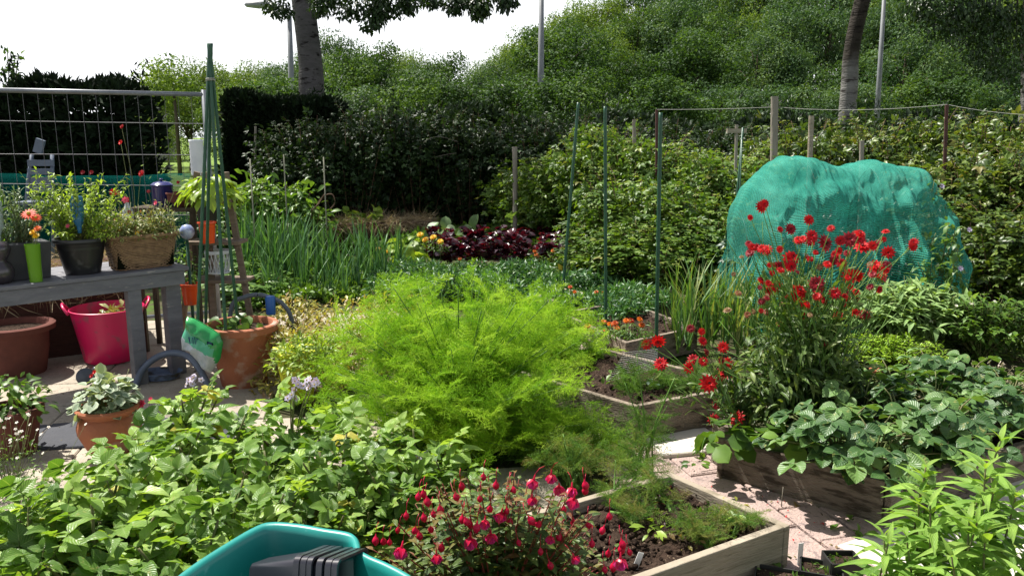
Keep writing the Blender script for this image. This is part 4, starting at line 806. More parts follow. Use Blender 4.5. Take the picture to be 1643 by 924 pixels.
# blue inverted watering bottle
def clear_plastic(name, c, rough=.15, alpha=.45):
    m, n, b = newmat(name); b.inputs['Base Color'].default_value = rgba(c); b.inputs['Roughness'].default_value = rough; b.inputs['Specular IOR Level'].default_value = .6
    tp = n.nodes.new('ShaderNodeBsdfTransparent'); tp.inputs['Color'].default_value = rgba(tuple(min(1, v*1.3+.2) for v in c)); ms = n.nodes.new('ShaderNodeMixShader'); ms.inputs[0].default_value = alpha
    n.links.new(b.outputs[0], ms.inputs[1]); n.links.new(tp.outputs[0], ms.inputs[2]); n.links.new(ms.outputs[0], n.nodes['Material Output'].inputs['Surface']); return m
M_bluebot = clear_plastic('blue_bottle_plastic', (.05, .22, .45)); M_clear = clear_plastic('clear_plastic', (.5, .55, .55), alpha=.55)
bot_prof = [(0, .26), (.030, .26), (.040, .25)] + [(.041+.0025*math.sin(k*1.5), .245-k*.0085) for k in range(18)] + [(.036, .08), (.018, .05), (.014, .02), (.014, 0), (0, 0)]
def bottle(label, c, mat, s=1.0, flip=False, capm=None):
    t = thing('plastic_bottle', label, 'bottle', c); a = Acc(); pr = [(r*s, z*s) for r, z in bot_prof]; pr = [(r, .26*s-z) for r, z in pr][::-1] if flip else pr; lathe(a, pr[::-1], seg=26); build('body', a, mat, t)
    if capm: a = Acc(); lathe(a, [(.017*s, .24*s), (.017*s, .272*s), (0, .274*s)], seg=16); build('cap', a, capm, t)
    return t
bb = D(128, 374, b1[1]-.07); bottle('blue plastic bottle pushed upside down into the black table pot', bb, M_bluebot, .92)
# wicker basket
def basket():
    c = tpx(228, 428, .2); t = thing('wicker_basket', 'rectangular brown wicker basket at the right end of the table', 'basket', c+(0, 0, .002)); a = Acc(); hx, hy, h = .215, .12, .215; n = 150; th = np.linspace(0, 2*math.pi, n, endpoint=False)
    def ring(z, ph):
        f = 1-.18*(1-z/h); sx = np.sign(np.cos(th))*np.abs(np.cos(th))**.35*hx*f; sy = np.sign(np.sin(th))*np.abs(np.sin(th))**.35*hy*f; w = 1+.028*np.sin(th*26+ph*math.pi); return np.stack([sx*w, sy*w, np.full(n, z)+.002*np.sin(th*13+z*90)], -1)
    for k in range(21): z = .006+k*.0102; P = ring(z, k % 2); P = np.vstack([P, P[:1]]); tube(a, P, .0056, 5, cap=False)
    for k in range(3): P = ring(h+.004+k*.004, k)*np.array((1.03, 1.03, 1)); P = np.vstack([P, P[:1]]); tube(a, P, .009, 6, cap=False)
    R = Matrix.Rotation(ang, 3, 'Z'); a.V = [v @ np.array(R).T for v in a.V]; M_wick = solid('wicker', (.30, .19, .10), (.17, .10, .055), scale=30, rough=.7, bump=.1); build('weave', a, M_wick, t)
    a = Acc(); box_acc(a, (0, 0, h*.5), (hx*1.7, hy*1.7, h*.9), ang); build('liner', a, M_dark, t, smooth=False); return c
bk = basket(); t = thing('variegated_plant', 'cream and green variegated plant filling the wicker basket', 'plant', bk+(0, 0, .2)); a = Acc(); b = Acc()
for k in range(90):
    u_ = rng.uniform(-.2, .2); v_ = rng.uniform(-.1, .1); c0 = bk+np.append(ux*u_+uy*v_, .2); e = c0+(rng.normal()*.05, rng.normal()*.05, rng.uniform(.06, .25)); tube(b, [c0, e], .002, 3); leafy_pile(a, rng, c0+(0, 0, .01), .06, e[2]-c0[2], 36, .034, T_small, spread=.7)
build('foliage', a, LV_var, t, world=True); build('stems', b, M_cane, t, world=True); flower(t, TF_five, D(220, 374, bk[1]-.13), (0, -1, .4), .035, [M_yelpet, M_core_y])
# tall red flowers rising from the basket end
t = thing('red_table_flowers', 'thin stemmed red flowers rising above the plants on the table', 'plant', bk+(-.1, .1, .2)); b = Acc()
for k, (px, py, s, mm) in enumerate(((195, 203, .035, M_redpet), (194, 229, .045, M_redpet), (226, 278, .055, M_redpet), (200, 325, .02, M_redpet), (182, 308, .06, M_redpet), (201, 321, .055, M_pink), (191, 310, .04, M_dkred), (250, 326, .04, M_pink), (207, 340, .035, M_dkred), (286, 293, .03, M_dkred), (238, 307, .03, M_dkred), (185, 352, .03, M_redpet))):
    p = D(px, py, bk[1]+RNG.uniform(-.05, .15)); tube(b, curve_pts([bk+(-.05, 0, .2), (bk+p)/2+(RNG.normal()*.03, 0, .05), p], 8), (.0028, .0016), 4); flower(t, TF_rose if k % 2 else TF_double, p, (RNG.normal()*.4, -.8, .4), s, [mm, M_core_d], k)
build('stems', b, M_cane, t, world=True)
# lime vase, planter box, kettle
M_limepl = clear_plastic('lime_plastic', (.13, .30, .015), .25, .12); c = tpx(57, 440, .07)
t = thing('lime_vase', 'translucent lime green vase at the front edge of the table', 'vase', c+(0, 0, .001)); a = Acc(); lathe(a, [(0, 0), (.036, 0), (.038, .1), (.044, .235), (.041, .235), (.034, .01), (0, .01)], seg=28); build('body', a, M_limepl, t, sharp=.8)
t = thing('yellow_cut_flowers', 'yellow orange blooms in the lime green vase', 'flowers', c+(0, 0, .05)); b = Acc()
for k, (px, py) in enumerate(((52, 372), (60, 366), (57, 378))): p = D(px, py, c[1]-.01); tube(b, [c+(0, 0, .03), p], .003, 4); flower(t, TF_double, p, (RNG.normal()*.3, -.6, .7), .05, [M_orange if k == 1 else M_yelpet, M_core_y], k)
build('stems', b, M_cane, t, world=True)
c2 = tpx(40, 436, .27); t = thing('grey_planter', 'dark grey square planter behind the lime vase', 'pot', c2+(0, 0, .001)); a = Acc(); box_acc(a, (0, 0, .115), (.25, .18, .23), ang, taper=1.15); bevel(build('body', a, solid('dark_grey_planter', (.05, .05, .055), (.035, .035, .04), rough=.6), t, smooth=False), .006)
t = thing('grey_herb', 'airy grey green herb growing in the dark grey planter', 'plant', c2+(0, 0, .2)); a = Acc(); b = Acc()
for k in range(64):
    e = c2+np.array((rng.normal()*.12, rng.normal()*.07, .23+rng.uniform(.08, .36))); P = curve_pts([c2+(rng.normal()*.05, 0, .2), (c2+e)/2+(0, 0, .1), e], 8); tube(b, P, (.0028, .001), 3); m = 24; s = np.linspace(.2, 1, m); base = np.stack([np.interp(s, np.linspace(0, 1, len(P)), P[:, q]) for q in range(3)], -1); o = uvec(rng, m); inst(a, T_lance, frames(o+(0, 0, .4), o+(0, 0, 1)), base, rng.uniform(.02, .045, m), rng.random(m))
build('foliage', a, LV_grey, t, world=True); build('stems', b, M_cane, t, world=True)
t = thing('gerbera', 'orange red daisy blooms over the dark grey planter', 'flowers', c2+(0, 0, .2)); b = Acc()
for k, (px, py, s) in enumerate(((46, 343, .10), (57, 349, .075))): p = D(px, py, c2[1]-.16); tube(b, [c2+(0, 0, .2), p], .003, 4); flower(t, TF_daisy, p, (.1+.3*k, -.6, .75), s, [petal_mat('gerbera_petal', [(.8, .07, .02), (.75, .12, .03)]), M_core_y], k)
build('stems', b, M_cane, t, world=True)
ck = tpx(-2, 436, .16); t = thing('dark_kettle', 'dark glazed round kettle cut off by the left edge, on the table', 'kettle', ck+(0, 0, .001)); a = Acc(); lathe(a, [(0, 0), (.06, 0), (.082, .04), (.085, .08), (.07, .12), (.05, .135), (.055, .15), (.075, .19), (.08, .22), (.06, .25), (.02, .26), (0, .27)], seg=30)
build('body', a, solid('dark_glaze', (.05, .04, .05), (.03, .025, .03), rough=.25, spec=.6, bump=0), t)
c = tpx(-3, 380, .3); bottle('clear upturned bottle at the left edge above the kettle', c+(0, 0, .24), M_clear, 1.0)
c = tpx(8, 380, .42); t = thing('tall_leafy_plant', 'upright bright leaves standing at the far left of the table', 'plant', c); a = Acc(); leafy_pile(a, rng, c+(0, 0, .25), .09, .36, 60, .09, T_lance); 
for k in range(3): tube(a, [c, c+(rng.normal()*.03, 0, .6)], .003, 3)
build('foliage', a, LV_mid, t, world=True)
c = D(204, 330, bk[1]+.35); bottle('white bottle with a red cap behind the wicker basket', (c[0], c[1], TZ+.19), solid('white_bottle', (.55, .58, .6), rough=.4), .95, flip=True, capm=M_redpet)
c = TP(0, 0); 
# shelf behind with enamel pot
Ys = bk[1]+.75; e0 = D(262, 330, Ys); t = thing('shelf_stand', 'small dark wooden stand behind the table carrying the blue enamel pot', 'stand', (e0[0], Ys, 0)); a = Acc(); sx_, sz_ = .5, e0[2]-.005; box_acc(a, (e0[0]+.05, Ys, sz_-.015), (sx_, .3, .03)); build('top', a, M_bark, t, world=True, smooth=False)
for s1 in (-1, 1):
    for s2 in (-1, 1): a = Acc(); box_acc(a, (e0[0]+.05+s1*.22, Ys+s2*.12, (sz_-.03)/2), (.035, .035, sz_-.03)); build('leg', a, M_bark, t, world=True, smooth=False)
t = thing('enamel_pot', 'dark blue enamel pot with lid standing behind the basket', 'pot', (e0[0], Ys, sz_+.002)); M_enam = solid('blue_enamel', (.012, .016, .11), (.01, .012, .09), rough=.18, spec=.7, bump=0); a = Acc(); lathe(a, [(0, 0), (.075, 0), (.078, .01), (.078, .15), (.082, .155), (.076, .157), (0, .157)], seg=30); build('body', a, M_enam, t, sharp=.7)
a = Acc(); lathe(a, [(.083, .158), (.083, .164), (.06, .182), (.02, .19), (0, .191)], seg=30); ld = build('lid', a, M_enam, t, sharp=.9); a = Acc(); lathe(a, [(.008, .189), (.008, .196), (.015, .202), (.013, .21), (0, .213)], seg=20); build('knob', a, M_enam, ld)
c = D(296, 345, Ys-.05); pot('shallow red clay bowl between the enamel pot and the green canes', (c[0], c[1], sz_+.002), .06, .12, .11, M_terra_d, rim=.01, rimh=.02, name='clay_bowl')
# ---------------- wooden step ladder with pots
M_ladder = solid('ladder_wood', (.20, .15, .11), (.12, .09, .065), scale=5, rough=.85, bump=.2, stretch=(1, 1, 5)); YL = 6.1
t = thing('step_ladder', 'weathered wooden step ladder used as a plant stand behind the canes', 'ladder', (D(325, 600, YL)[0], YL, 0))
def rail(p, q, w=.045, th=.028): 
    a = Acc(); p = np.array(p); q = np.array(q); d = q-p; L = np.linalg.norm(d); R = np.stack([np.cross((0, 1, 0), d/L), (0, 1, 0), d/L], -1); R[:, 0] = nrmz(R[:, 0]); box_acc(a, (p+q)/2, (w, th, L), tilt=R); return bevel(build('rail', a, M_ladder, t, world=True, smooth=False), .004)
xl_ = lambda px, z, Y: (D(px, 300, Y)[0], Y, z)
rail(xl_(328, 0, YL-.25), xl_(330, 1.42, YL)); rail(xl_(398, 0, YL-.25), xl_(362, 1.42, YL)); rail(xl_(272, 0, YL+.45), xl_(318, 1.42, YL+.08)); rail(xl_(392, 0, YL+.5), xl_(364, 1.42, YL+.08))
for z, pxa, pxb, dp in ((TZ+.42, 305, 378, .20), (1.0-.09, 300, 385, .22), (.62, 296, 392, .22)):
    a = Acc(); Y = YL-.1; xa_ = D(pxa, 300, Y)[0]; xb_ = D(pxb, 300, Y)[0]; box_acc(a, ((xa_+xb_)/2, Y, z), (xb_-xa_, dp, .025)); bevel(build('step', a, M_ladder, t, world=True, smooth=False), .003)
M_orangepl = M_plast('orange_plastic', (.72, .07, .008), .35)
YO = YL-.33
for k, (px, py, r, lb) in enumerate(((334, 390, .062, 'bright orange bucket pot hanging on the upper part of the ladder'), (307, 488, .066, 'bright orange pot on the lower step of the ladder, below the table edge'))):
    c = D(px, py, YO); pot(lb, c, r*.72, r, .155, M_orangepl, rim=.012, rimh=.02, name='orange_pot', group='orange pots on the ladder')
    t2 = thing('climbing_plant' if k == 0 else 'trailing_plant', ['broad pale leaved plant in a dark pot at the top of the canes', 'small leafy plant above the lower orange pot'][k], 'plant', c); a = Acc()
    if k == 0: leafy_pile(a, rng, D(336, 318, YL-.12), .21, .2, 190, .10, T_obov, up=2.2, spread=.35)
    else: leafy_pile(a, rng, D(300, 462, YO+.1), .09, .34, 180, .04, T_obov)
    build('foliage', a, LV_lime if k == 0 else LV_mid, t2, world=True)
c = D(334, 358, YL-.1); pot('dark flower pot on top of the ladder', c, .06, .09, .16, M_black, rim=.01, rimh=.02)
t = thing('glazed_ball', 'blue and white glazed garden ball beside the basket', 'ornament', D(300, 378, 5.75)); a = Acc(); lathe(a, [(0, -.055), (.03, -.046), (.05, -.02), (.055, 0), (.05, .02), (.03, .046), (0, .055)], D(300, 372, 5.75), 24); build('ball', a, solid('blue_white_glaze', (.10, .16, .42), (.5, .55, .65), scale=22, rough=.15, spec=.7, bump=0), t, world=True)
c = D(300, 385, 5.75); a = Acc(); tube(a, [(c[0], 5.75, 0), (c[0], 5.75, c[2])], .012, 8); build('stake', a, M_gpole, t, world=True)
# lattice basket
c = D(351, 438, YL-.12); t = thing('lattice_basket', 'small white openwork basket on the middle step of the ladder', 'basket', c); a = Acc(); r = .09
for z in (0, .006, .15, .158, .166): tube(a, [(r*(.85+.15*z/.16)*math.cos(x), r*(.85+.15*z/.16)*math.sin(x), z+.004) for x in np.linspace(0, 6.283, 30)], .005, 5, cap=False)
for k in range(18):
    for sg in (-1, 1): x0_ = k*6.283/18; tube(a, [(r*.85*math.cos(x0_), r*.85*math.sin(x0_), .004), (r*.93*math.cos(x0_+sg*.2), r*.93*math.sin(x0_+sg*.2), .08), (r*math.cos(x0_+sg*.4), r*math.sin(x0_+sg*.4), .16)], .003, 4, cap=False)
lathe(a, [(0, .001), (r*.85, .001), (r*.85, .01), (0, .01)], seg=20); build('body', a, M_wplast, t)

# ---------------- pink flexible tub
M_pinkpl = M_plast('pink_plastic', (.62, .01, .10), .38); M_pinkpl.node_tree.nodes['Principled BSDF'].inputs['Subsurface Weight'].default_value = 0
ct = G(162, 592); ct = np.array((ct[0], ct[1]+.17, .03)); t = thing('flexible_tub', 'bright pink flexible plastic tub under the potting table', 'tub', ct); a = Acc(); hh = .40
nb = 48; rows_ = [(0, 0), (.175, 0), (.185, .01), (.205, .13), (.228, .26), (.25, .385), (.258, hh), (.252, hh+.004), (.244, hh-.01), (.222, .26), (.198, .13), (.18, .02), (0, .015)]; lathe(a, rows_, seg=nb)
build('body', a, M_pinkpl, t, sharp=1.2); 
for sg in (-1, 1):
    a = Acc(); tube(a, curve_pts([(sg*.256, -.11, hh-.01), (sg*.285, -.07, hh+.035), (sg*.29, 0, hh+.05), (sg*.285, .07, hh+.035), (sg*.256, .11, hh-.01)], 18), .0105, 8); a.V = [v @ np.array(Matrix.Rotation(.5, 3, 'Z')).T for v in a.V]; build('handle', a, M_pinkpl, t)
t = thing('garden_waste', 'dry leaves and cuttings lying in the pink tub', 'garden waste', ct+(0, 0, .3)); a = Acc(); leafy_pile(a, rng, ct+(.05, 0, .27), .17, .14, 170, .07, T_obov); build('leaves', a, LV_var, t, world=True)
a = Acc(); lathe(a, [(0, .28), (.21, .28)], ct, 20); build('rubble', a, M_soil, t, world=True)
# corrugated hose arch and a shallow tray beside it
M_hose1 = solid('blue_grey_hose', (.13, .16, .22), (.09, .11, .15), rough=.45, spec=.4, speck=((.04, .05, .05), 12, .6)); YT = G(276, 622)[1]
t = thing('ribbed_hose', 'thick ribbed blue grey hose arching up beside the compost bag under the table corner', 'hose', (D(276, 600, YT)[0], YT, 0)); a = Acc()
P = curve_pts([D(216, 622, YT-.05), D(228, 594, YT), D(250, 574, YT+.02), D(276, 566, YT+.02), D(300, 571, YT), D(316, 586, YT-.05), D(328, 606, YT-.1), D(338, 628, YT-.15)], 120); tube(a, P, .021*(1+.13*(np.arange(len(P)) % 2)), 10); build('tube', a, M_hose1, t, world=True)
c = G(258, 612); t = thing('shallow_tray', 'shallow blue grey plastic tray lying inside the arch of the ribbed hose', 'tray', (c[0], c[1], .03)); a = Acc(); lathe(a, [(0, 0), (.13, 0), (.15, .045), (.156, .047), (.156, .042), (.146, .040), (.126, .006), (0, .006)], seg=30, sy=.7); build('body', a, solid('blue_grey_plastic', (.14, .18, .27), (.10, .13, .2), rough=.4, speck=((.05, .045, .04), 9, .55)), t, sharp=.8)
# compost bag
M_baggreen = solid('green_bag_film', (.03, .33, .09), (.02, .24, .06), scale=5, rough=.25, spec=.6, bump=.12, bscale=9); M_bagwhite = solid('white_bag_film', (.52, .56, .60), (.30, .36, .36), scale=9, rough=.3, spec=.5, bump=.12, bscale=9); M_bagteal = solid('teal_bag_band', (.09, .42, .25), (.07, .36, .22), rough=.3, spec=.5); M_bagblue = solid('dark_blue_print', (.01, .03, .13), rough=.4)
Yb = cp[1]-.30; bagc = D(325, 578, Yb); t = thing('compost_bag', 'crumpled green and white plastic compost bag leaning on the terracotta pot', 'bag', bagc*(1, 1, 0))
outl = np.array([(300, 508), (312, 511), (330, 522), (352, 536), (358, 550), (354, 575), (344, 590), (338, 598), (328, 592), (316, 575), (306, 562), (293, 560), (292, 540), (298, 525)], float); cen = outl.mean(0); a = Acc(); nr = 12; ns = len(outl)*4
ang_o = np.linspace(0, len(outl), ns, endpoint=False); O = np.stack([np.interp(ang_o, np.arange(len(outl)+1), np.append(outl[:, k], outl[0, k])) for k in (0, 1)], -1)
def bagside(sgn):
    V = []; Mi_ = []
    for r in range(nr+1):
        q = r/nr
        for s in range(ns):
            p = cen+(O[s]-cen)*q; bul = math.sqrt(max(0, 1-q**2.4))*.085; nzv = mnoise.noise(Vector((p[0]*.06, p[1]*.06, sgn)))*.022 + mnoise.noise(Vector((p[0]*.17, p[1]*.11, 5)))*.010; w = D(p[0], p[1], Yb); w[1] += sgn*(bul*.9+.003)+nzv*(1-q**6); V.append(w)
    F = []
    for r in range(nr):
        for s in range(ns):
            s2 = (s+1) % ns; f = [r*ns+s, r*ns+s2, (r+1)*ns+s2, (r+1)*ns+s]; F.append(f if sgn > 0 else f[::-1]); p = cen+(O[s]-cen)*((r+.5)/nr); k = (p[1]-.55*(p[0]-300)*1.0); Mi_.append(0 if (k < 527 or p[0] > 348) else (2 if k < 543 else 1))
    return V, F, np.array(Mi_)
V, F, mi_ = bagside(-1); a.add(V, F, R=.5, mat=mi_); V, F, mi_ = bagside(1); a.add(V, F, R=.5, mat=mi_); build('film', a, [M_baggreen, M_bagwhite, M_bagteal], t, world=True)
a = Acc()      # printed marks: a small badge, a row of strokes, a blue block
def mark(pts): a.add([D(x, y, Yb-.094) for x, y in pts], [[0, 1, 2, 3]], R=.5)
mark([(304, 540), (306, 551), (304.5, 552), (302, 541)]); mark([(308, 541), (309.3, 541), (308.5, 551), (307.2, 551)]); mark([(311, 540), (312.3, 540), (311.5, 552), (310.2, 552)]); mark([(314, 542), (315.3, 542), (314.5, 552), (313.2, 552)]); mark([(316.5, 543), (318.3, 543), (318, 545), (316, 545)])
mark([(332, 547), (342, 551), (342, 554), (332, 550)]); mark([(332, 548), (334, 548), (334, 553), (332, 552)]); mark([(340, 550), (342, 551), (342, 555), (340, 554)]); build('print', a, M_bagblue, t, world=True, smooth=False)
# arched grey hose with blue coupling right of the canes
M_hose = solid('grey_hose', (.11, .13, .16), (.08, .095, .12), rough=.45); YH = 5.75
t = thing('garden_hose', 'dark grey ribbed hose arching over the ground behind the terracotta pot', 'hose', D(415, 520, YH)*(1, 1, 0)); a = Acc(); P = curve_pts([D(362, 505, YH)*(1, 1, .35), D(372, 492, YH), D(392, 477, YH), D(415, 473, YH), D(436, 478, YH), D(455, 489, YH), D(468, 506, YH)*(1, 1, .9), D(474, 530, YH)*(1, 1, .2)], 90); tube(a, P, .016*(1+.12*(np.arange(len(P)) % 2)), 8); build('tube', a, M_hose, t, world=True)
a = Acc(); c = D(434, 489, YH-.02); lathe(a, [(0, -.07), (.034, -.07), (.036, .05), (.03, .065), (0, .07)], c, 18); build('coupling', a, solid('blue_coupling', (.03, .12, .40), (.02, .09, .3), rough=.3), t, world=True, sharp=.8)
t = thing('small_leafy_plant', 'small dark green leafy plant below the arch of the grey hose', 'plant', D(405, 525, YH)*(1, 1, 0)); a = Acc(); c = D(405, 520, YH)*(1, 1, 0); leafy_pile(a, rng, c+(0, 0, .12), .13, .3, 160, .06, T_obov); build('foliage', a, LV_mid, t, world=True)
# yellow square pot
M_yelpot = M_plast('yellow_green_plastic', (.44, .46, .02), .4); cy = G(468, 655); t = thing('yellow_pot', 'tall square yellow green plastic pot left of the fennel', 'pot', (cy[0]+.02, cy[1]+.1, .02)); a = Acc(); box_acc(a, (0, 0, .17), (.15, .15, .34), .5, taper=1.55); bevel(build('body', a, M_yelpot, t, smooth=False), .008)
a = Acc(); box_acc(a, (0, 0, .325), (.242, .242, .035), .5, taper=1.02); bevel(build('rim', a, M_yelpot, t, smooth=False), .005)
# watering rose
c = G(136, 628); t = thing('watering_rose', 'round grey watering can rose propped behind the geranium pot', 'watering can', (c[0], c[1], .03)); a = Acc(); cc = D(137, 604, c[1]); R_ = Matrix.Rotation(math.radians(75), 3, 'X') @ Matrix.Rotation(.3, 3, 'Y'); lathe(a, [(0, -.13), (.012, -.13), (.014, -.06), (.05, -.012), (.058, -.006), (.058, .004), (.045, .010), (0, .014)], cc, 28, tilt=R_); build('rose', a, solid('grey_plastic', (.10, .11, .13), rough=.35), t, world=True, sharp=.8)
a = Acc(); tube(a, curve_pts([cc+(.0, .12, .02), cc+(.0, .2, -.03), cc+(.02, .3, -.12)], 8), .012, 8); build('spout', a, solid('grey_spout', (.10, .11, .13), rough=.35), t, world=True)
# ================================================================ VEGETABLES AND FLOWERS
# ---------------- potatoes
LV_pot = leafmat('potato_leaf', [(.07, .155, .028), (.13, .25, .04), (.21, .35, .065), (.30, .44, .10), (.50, .46, .10)], trans=.38, rough=.38, spec=.35, veins=.4)
TL_big = leaf(7, .74, 7, fold=.14, curl=.22, wave=.022, shape='potato'); TL_bigb = leaf(7, .68, 7, fold=.26, curl=.45, wave=.03, shape='potato')
T_stk = (np.array([[-.012, 0, 0], [.012, 0, 0], [.008, 1, 0], [-.008, 1, 0], [0, 0, .016], [0, 1, .012]]), np.array([[0, 1, 2, 3], [0, 4, 5, 3], [1, 4, 5, 2]]), np.full((6, 2), .5))
def compound(TL, n=3, s0=.42, wob=0, rng=np.random.default_rng(1)):
    parts = [(T_stk, rotm((0, 1, .1)), (0, 0, 0), .72, 1), (TL, rotm((rng.normal()*.1, 1, -.05)), (0, .66, .06), s0*1.12, 0)]
    for k in range(n):
        y = .6-.19*k; s = s0*(1-.16*k)
        for sg in (-1, 1): parts.append((TL, rotm((sg, .45+rng.normal()*.2, .05+rng.normal()*.3), (sg*-.15+rng.normal()*.35, rng.normal()*.3, 1)), (sg*.015, y, y*.1), s*rng.uniform(.85, 1.1), 0))
    return combine(parts)
CP = [compound(TL_big, 3, .44, rng=np.random.default_rng(2)), compound(TL_bigb, 2, .5, rng=np.random.default_rng(5)), compound(TL_big, 2, .52, rng=np.random.default_rng(9))]
def potato(seed, fl=True):
    rng = np.random.default_rng(seed); t = thing('potato_plant', 'x', 'potato plant', group='potato plants in the foreground'); a = Acc(); b = Acc(); tops = []
    for k in range(7):
        an = k*.9+rng.normal()*.3; q = rng.uniform(.05, .22); e = np.array((q*math.cos(an), q*math.sin(an), rng.uniform(.30, .54))); P = curve_pts([(0, 0, 0), e*np.array((.35, .35, .6)), e], 12); tube(b, P, (.007, .0045), 6); tops.append(e)
        for j in range(9):
            s = .2+.8*j/8; p = np.array([np.interp(s, np.linspace(0, 1, len(P)), P[:, c]) for c in range(3)]); az = an*0+j*2.4+rng.normal()*.3; el = .05+.75*(j/8)**2+rng.normal()*.15; d = (math.cos(az)*math.cos(el), math.sin(az)*math.cos(el), math.sin(el)); sz = rng.uniform(.65, 1.2)*(.185 if j < 6 else .14)
            inst(a, CP[rng.integers(0, 3)], frames(np.array([d]), np.array([[-d[0]*.5, -d[1]*.5, 1.]])+rng.normal(size=(1, 3))*.33), p[None], np.array([sz]), 1.0 if rng.random() < .04 else rng.random()*.76)
    build('foliage', a, [LV_pot, M_cane], t); build('stems', b, M_cane, t); return t, tops
def lav_flowers(t, c, rng, n=5):
    b = Acc(); c = np.array(c)
    for k in range(n):
        p = c+(rng.normal()*.02, rng.normal()*.02, rng.uniform(.0, .04)); tube(b, [c-(0, 0, .10), p], .0016, 4); o = flower(t, TF_pf, p, (rng.normal()*.6, -.7, .5), .036, [M_lav, M_core_y], k)
    build('flower_stalk', b, M_cane, t, world=True)
TF_pf = T_flower(5, .95, 1, .15, .10)
pp = [potato(101+k) for k in range(4)]; pp_used = set()
spots = [(52, 850, .50, .95, 0), (40, 900, .5, 1.0, 0), (150, 842, .50, .95, 0), (150, 890, .52, 1.0, 0), (302, 655, .54, 1.0, 1), (262, 745, .5, 1.0, 2), (240, 815, .5, 1.0, 0), (350, 735, .48, .95, 0), (255, 895, .48, .9, 0), (350, 850, .46, .95, 0), (445, 800, .42, .9, 0), (465, 690, .54, 1.0, 3), (585, 720, .48, .95, 4), (540, 775, .46, .95, 0), (630, 790, .42, .85, 0), (670, 745, .44, .85, 5), (395, 700, .32, .6, 0), (730, 780, .36, .7, 0), (520, 840, .42, .75, 0), (90, 812, .3, .6, 0), (215, 790, .44, .85, 0), (105, 850, .5, .95, 0), (330, 800, .45, .9, 0), (400, 860, .42, .85, 0), (590, 830, .38, .75, 0), (300, 905, .5, .9, 0)]
pl = ['at the left edge of the photograph, level with the terracotta pot foot', 'in the bottom left corner of the photograph', 'just below the bellied terracotta pot', 'second from the bottom left corner', 'reaching highest, in front of the fallen trug, flowering', 'right of the bellied terracotta pot with a lavender flower cluster', 'in the middle of the left hand potato patch', 'beside the bare slab right of the terracotta pot', 'above the left end of the teal wheelbarrow rim', 'just behind the left curve of the teal wheelbarrow rim', 'just behind the top of the teal wheelbarrow rim', 'below the yellow green pot, topped by pale lilac flowers', 'left of the fennel foot with a single lilac flower', 'in the middle between wheelbarrow and fennel', 'between fennel and fuchsia, low', 'touching the lower left of the fennel with one white lilac flower', 'small one beside the big terracotta pot shadow', 'low one at the upper left of the fuchsia', 'directly above the black nested pots', 'small one under the white flowering herb', 'small one touching the foot of the bellied pot', 'large, third from left in the bottom rows', 'in the patch centre above the wheelbarrow left curve', 'directly behind the highest point of the barrow rim', 'between the barrow corner and the fuchsia', 'at the bottom edge beside the wheelbarrow']
fl_px = {1: [(306, 612), (312, 606)], 2: [(254, 756), (264, 748), (274, 752)], 3: [(466, 632), (474, 612), (492, 622), (500, 615), (372, 682), (378, 676)], 4: [(583, 704)], 5: [(674, 730)]}
for k, (px, py, h, s, f) in enumerate(spots):
    c = G(px, py, h*.75); c[2] = 0; lab = 'potato plant ' + pl[k]; src = pp[k % 4]
    if k % 4 in pp_used and k >= 4: t = dup(src[0], c, RNG.uniform(0, 6.28), s, lab)
    else: pp_used.add(k % 4); t = src[0]; pending = (t, c, s, lab); place(t, c, RNG.uniform(0, 6.28), s, lab)
    t['kept'] = 1; del t['kept']
    if f: fl_px[f] = (fl_px[f], c, k)
# flower clusters of the flowering potatoes are built as parts of those plants (unscaled helper positions)
def add_part_world(parent, name, acc, mats):
    bpy.context.view_layer.update(); o = build(name, acc, mats); o.parent = parent; o.matrix_parent_inverse = parent.matrix_world.inverted(); return o
for f, (pts, c, k) in list(fl_px.items()):
    t = [o for o in COL.objects if o.get('label') == 'potato plant ' + pl[k]][0]
    for q, (px, py) in enumerate(pts):
        Yf = c[1]-.02+RNG.uniform(-.03, .03); ctr = D(px, py, Yf); a = Acc(); b = Acc(); tube(b, curve_pts([np.array(c)+(0, 0, .25), (np.array(c)+(0, 0, .3)+ctr)/2, ctr-(0, 0, .02)], 8), .0028, 5)
        for j in range(5 if f != 5 else 3):
            p = ctr+RNG.normal(size=3)*.013; tube(b, [ctr-(0, 0, .02), p], .0014, 3); fr = frames(*_fr((RNG.normal()*.5, -.8, .4+RNG.normal()*.3))); inst(a, TF_pf, fr, p[None], np.array([.034]), RNG.random())
        add_part_world(t, 'flower_cluster', a, [M_lav, M_core_y]); add_part_world(t, 'flower_stalk', b, M_cane)

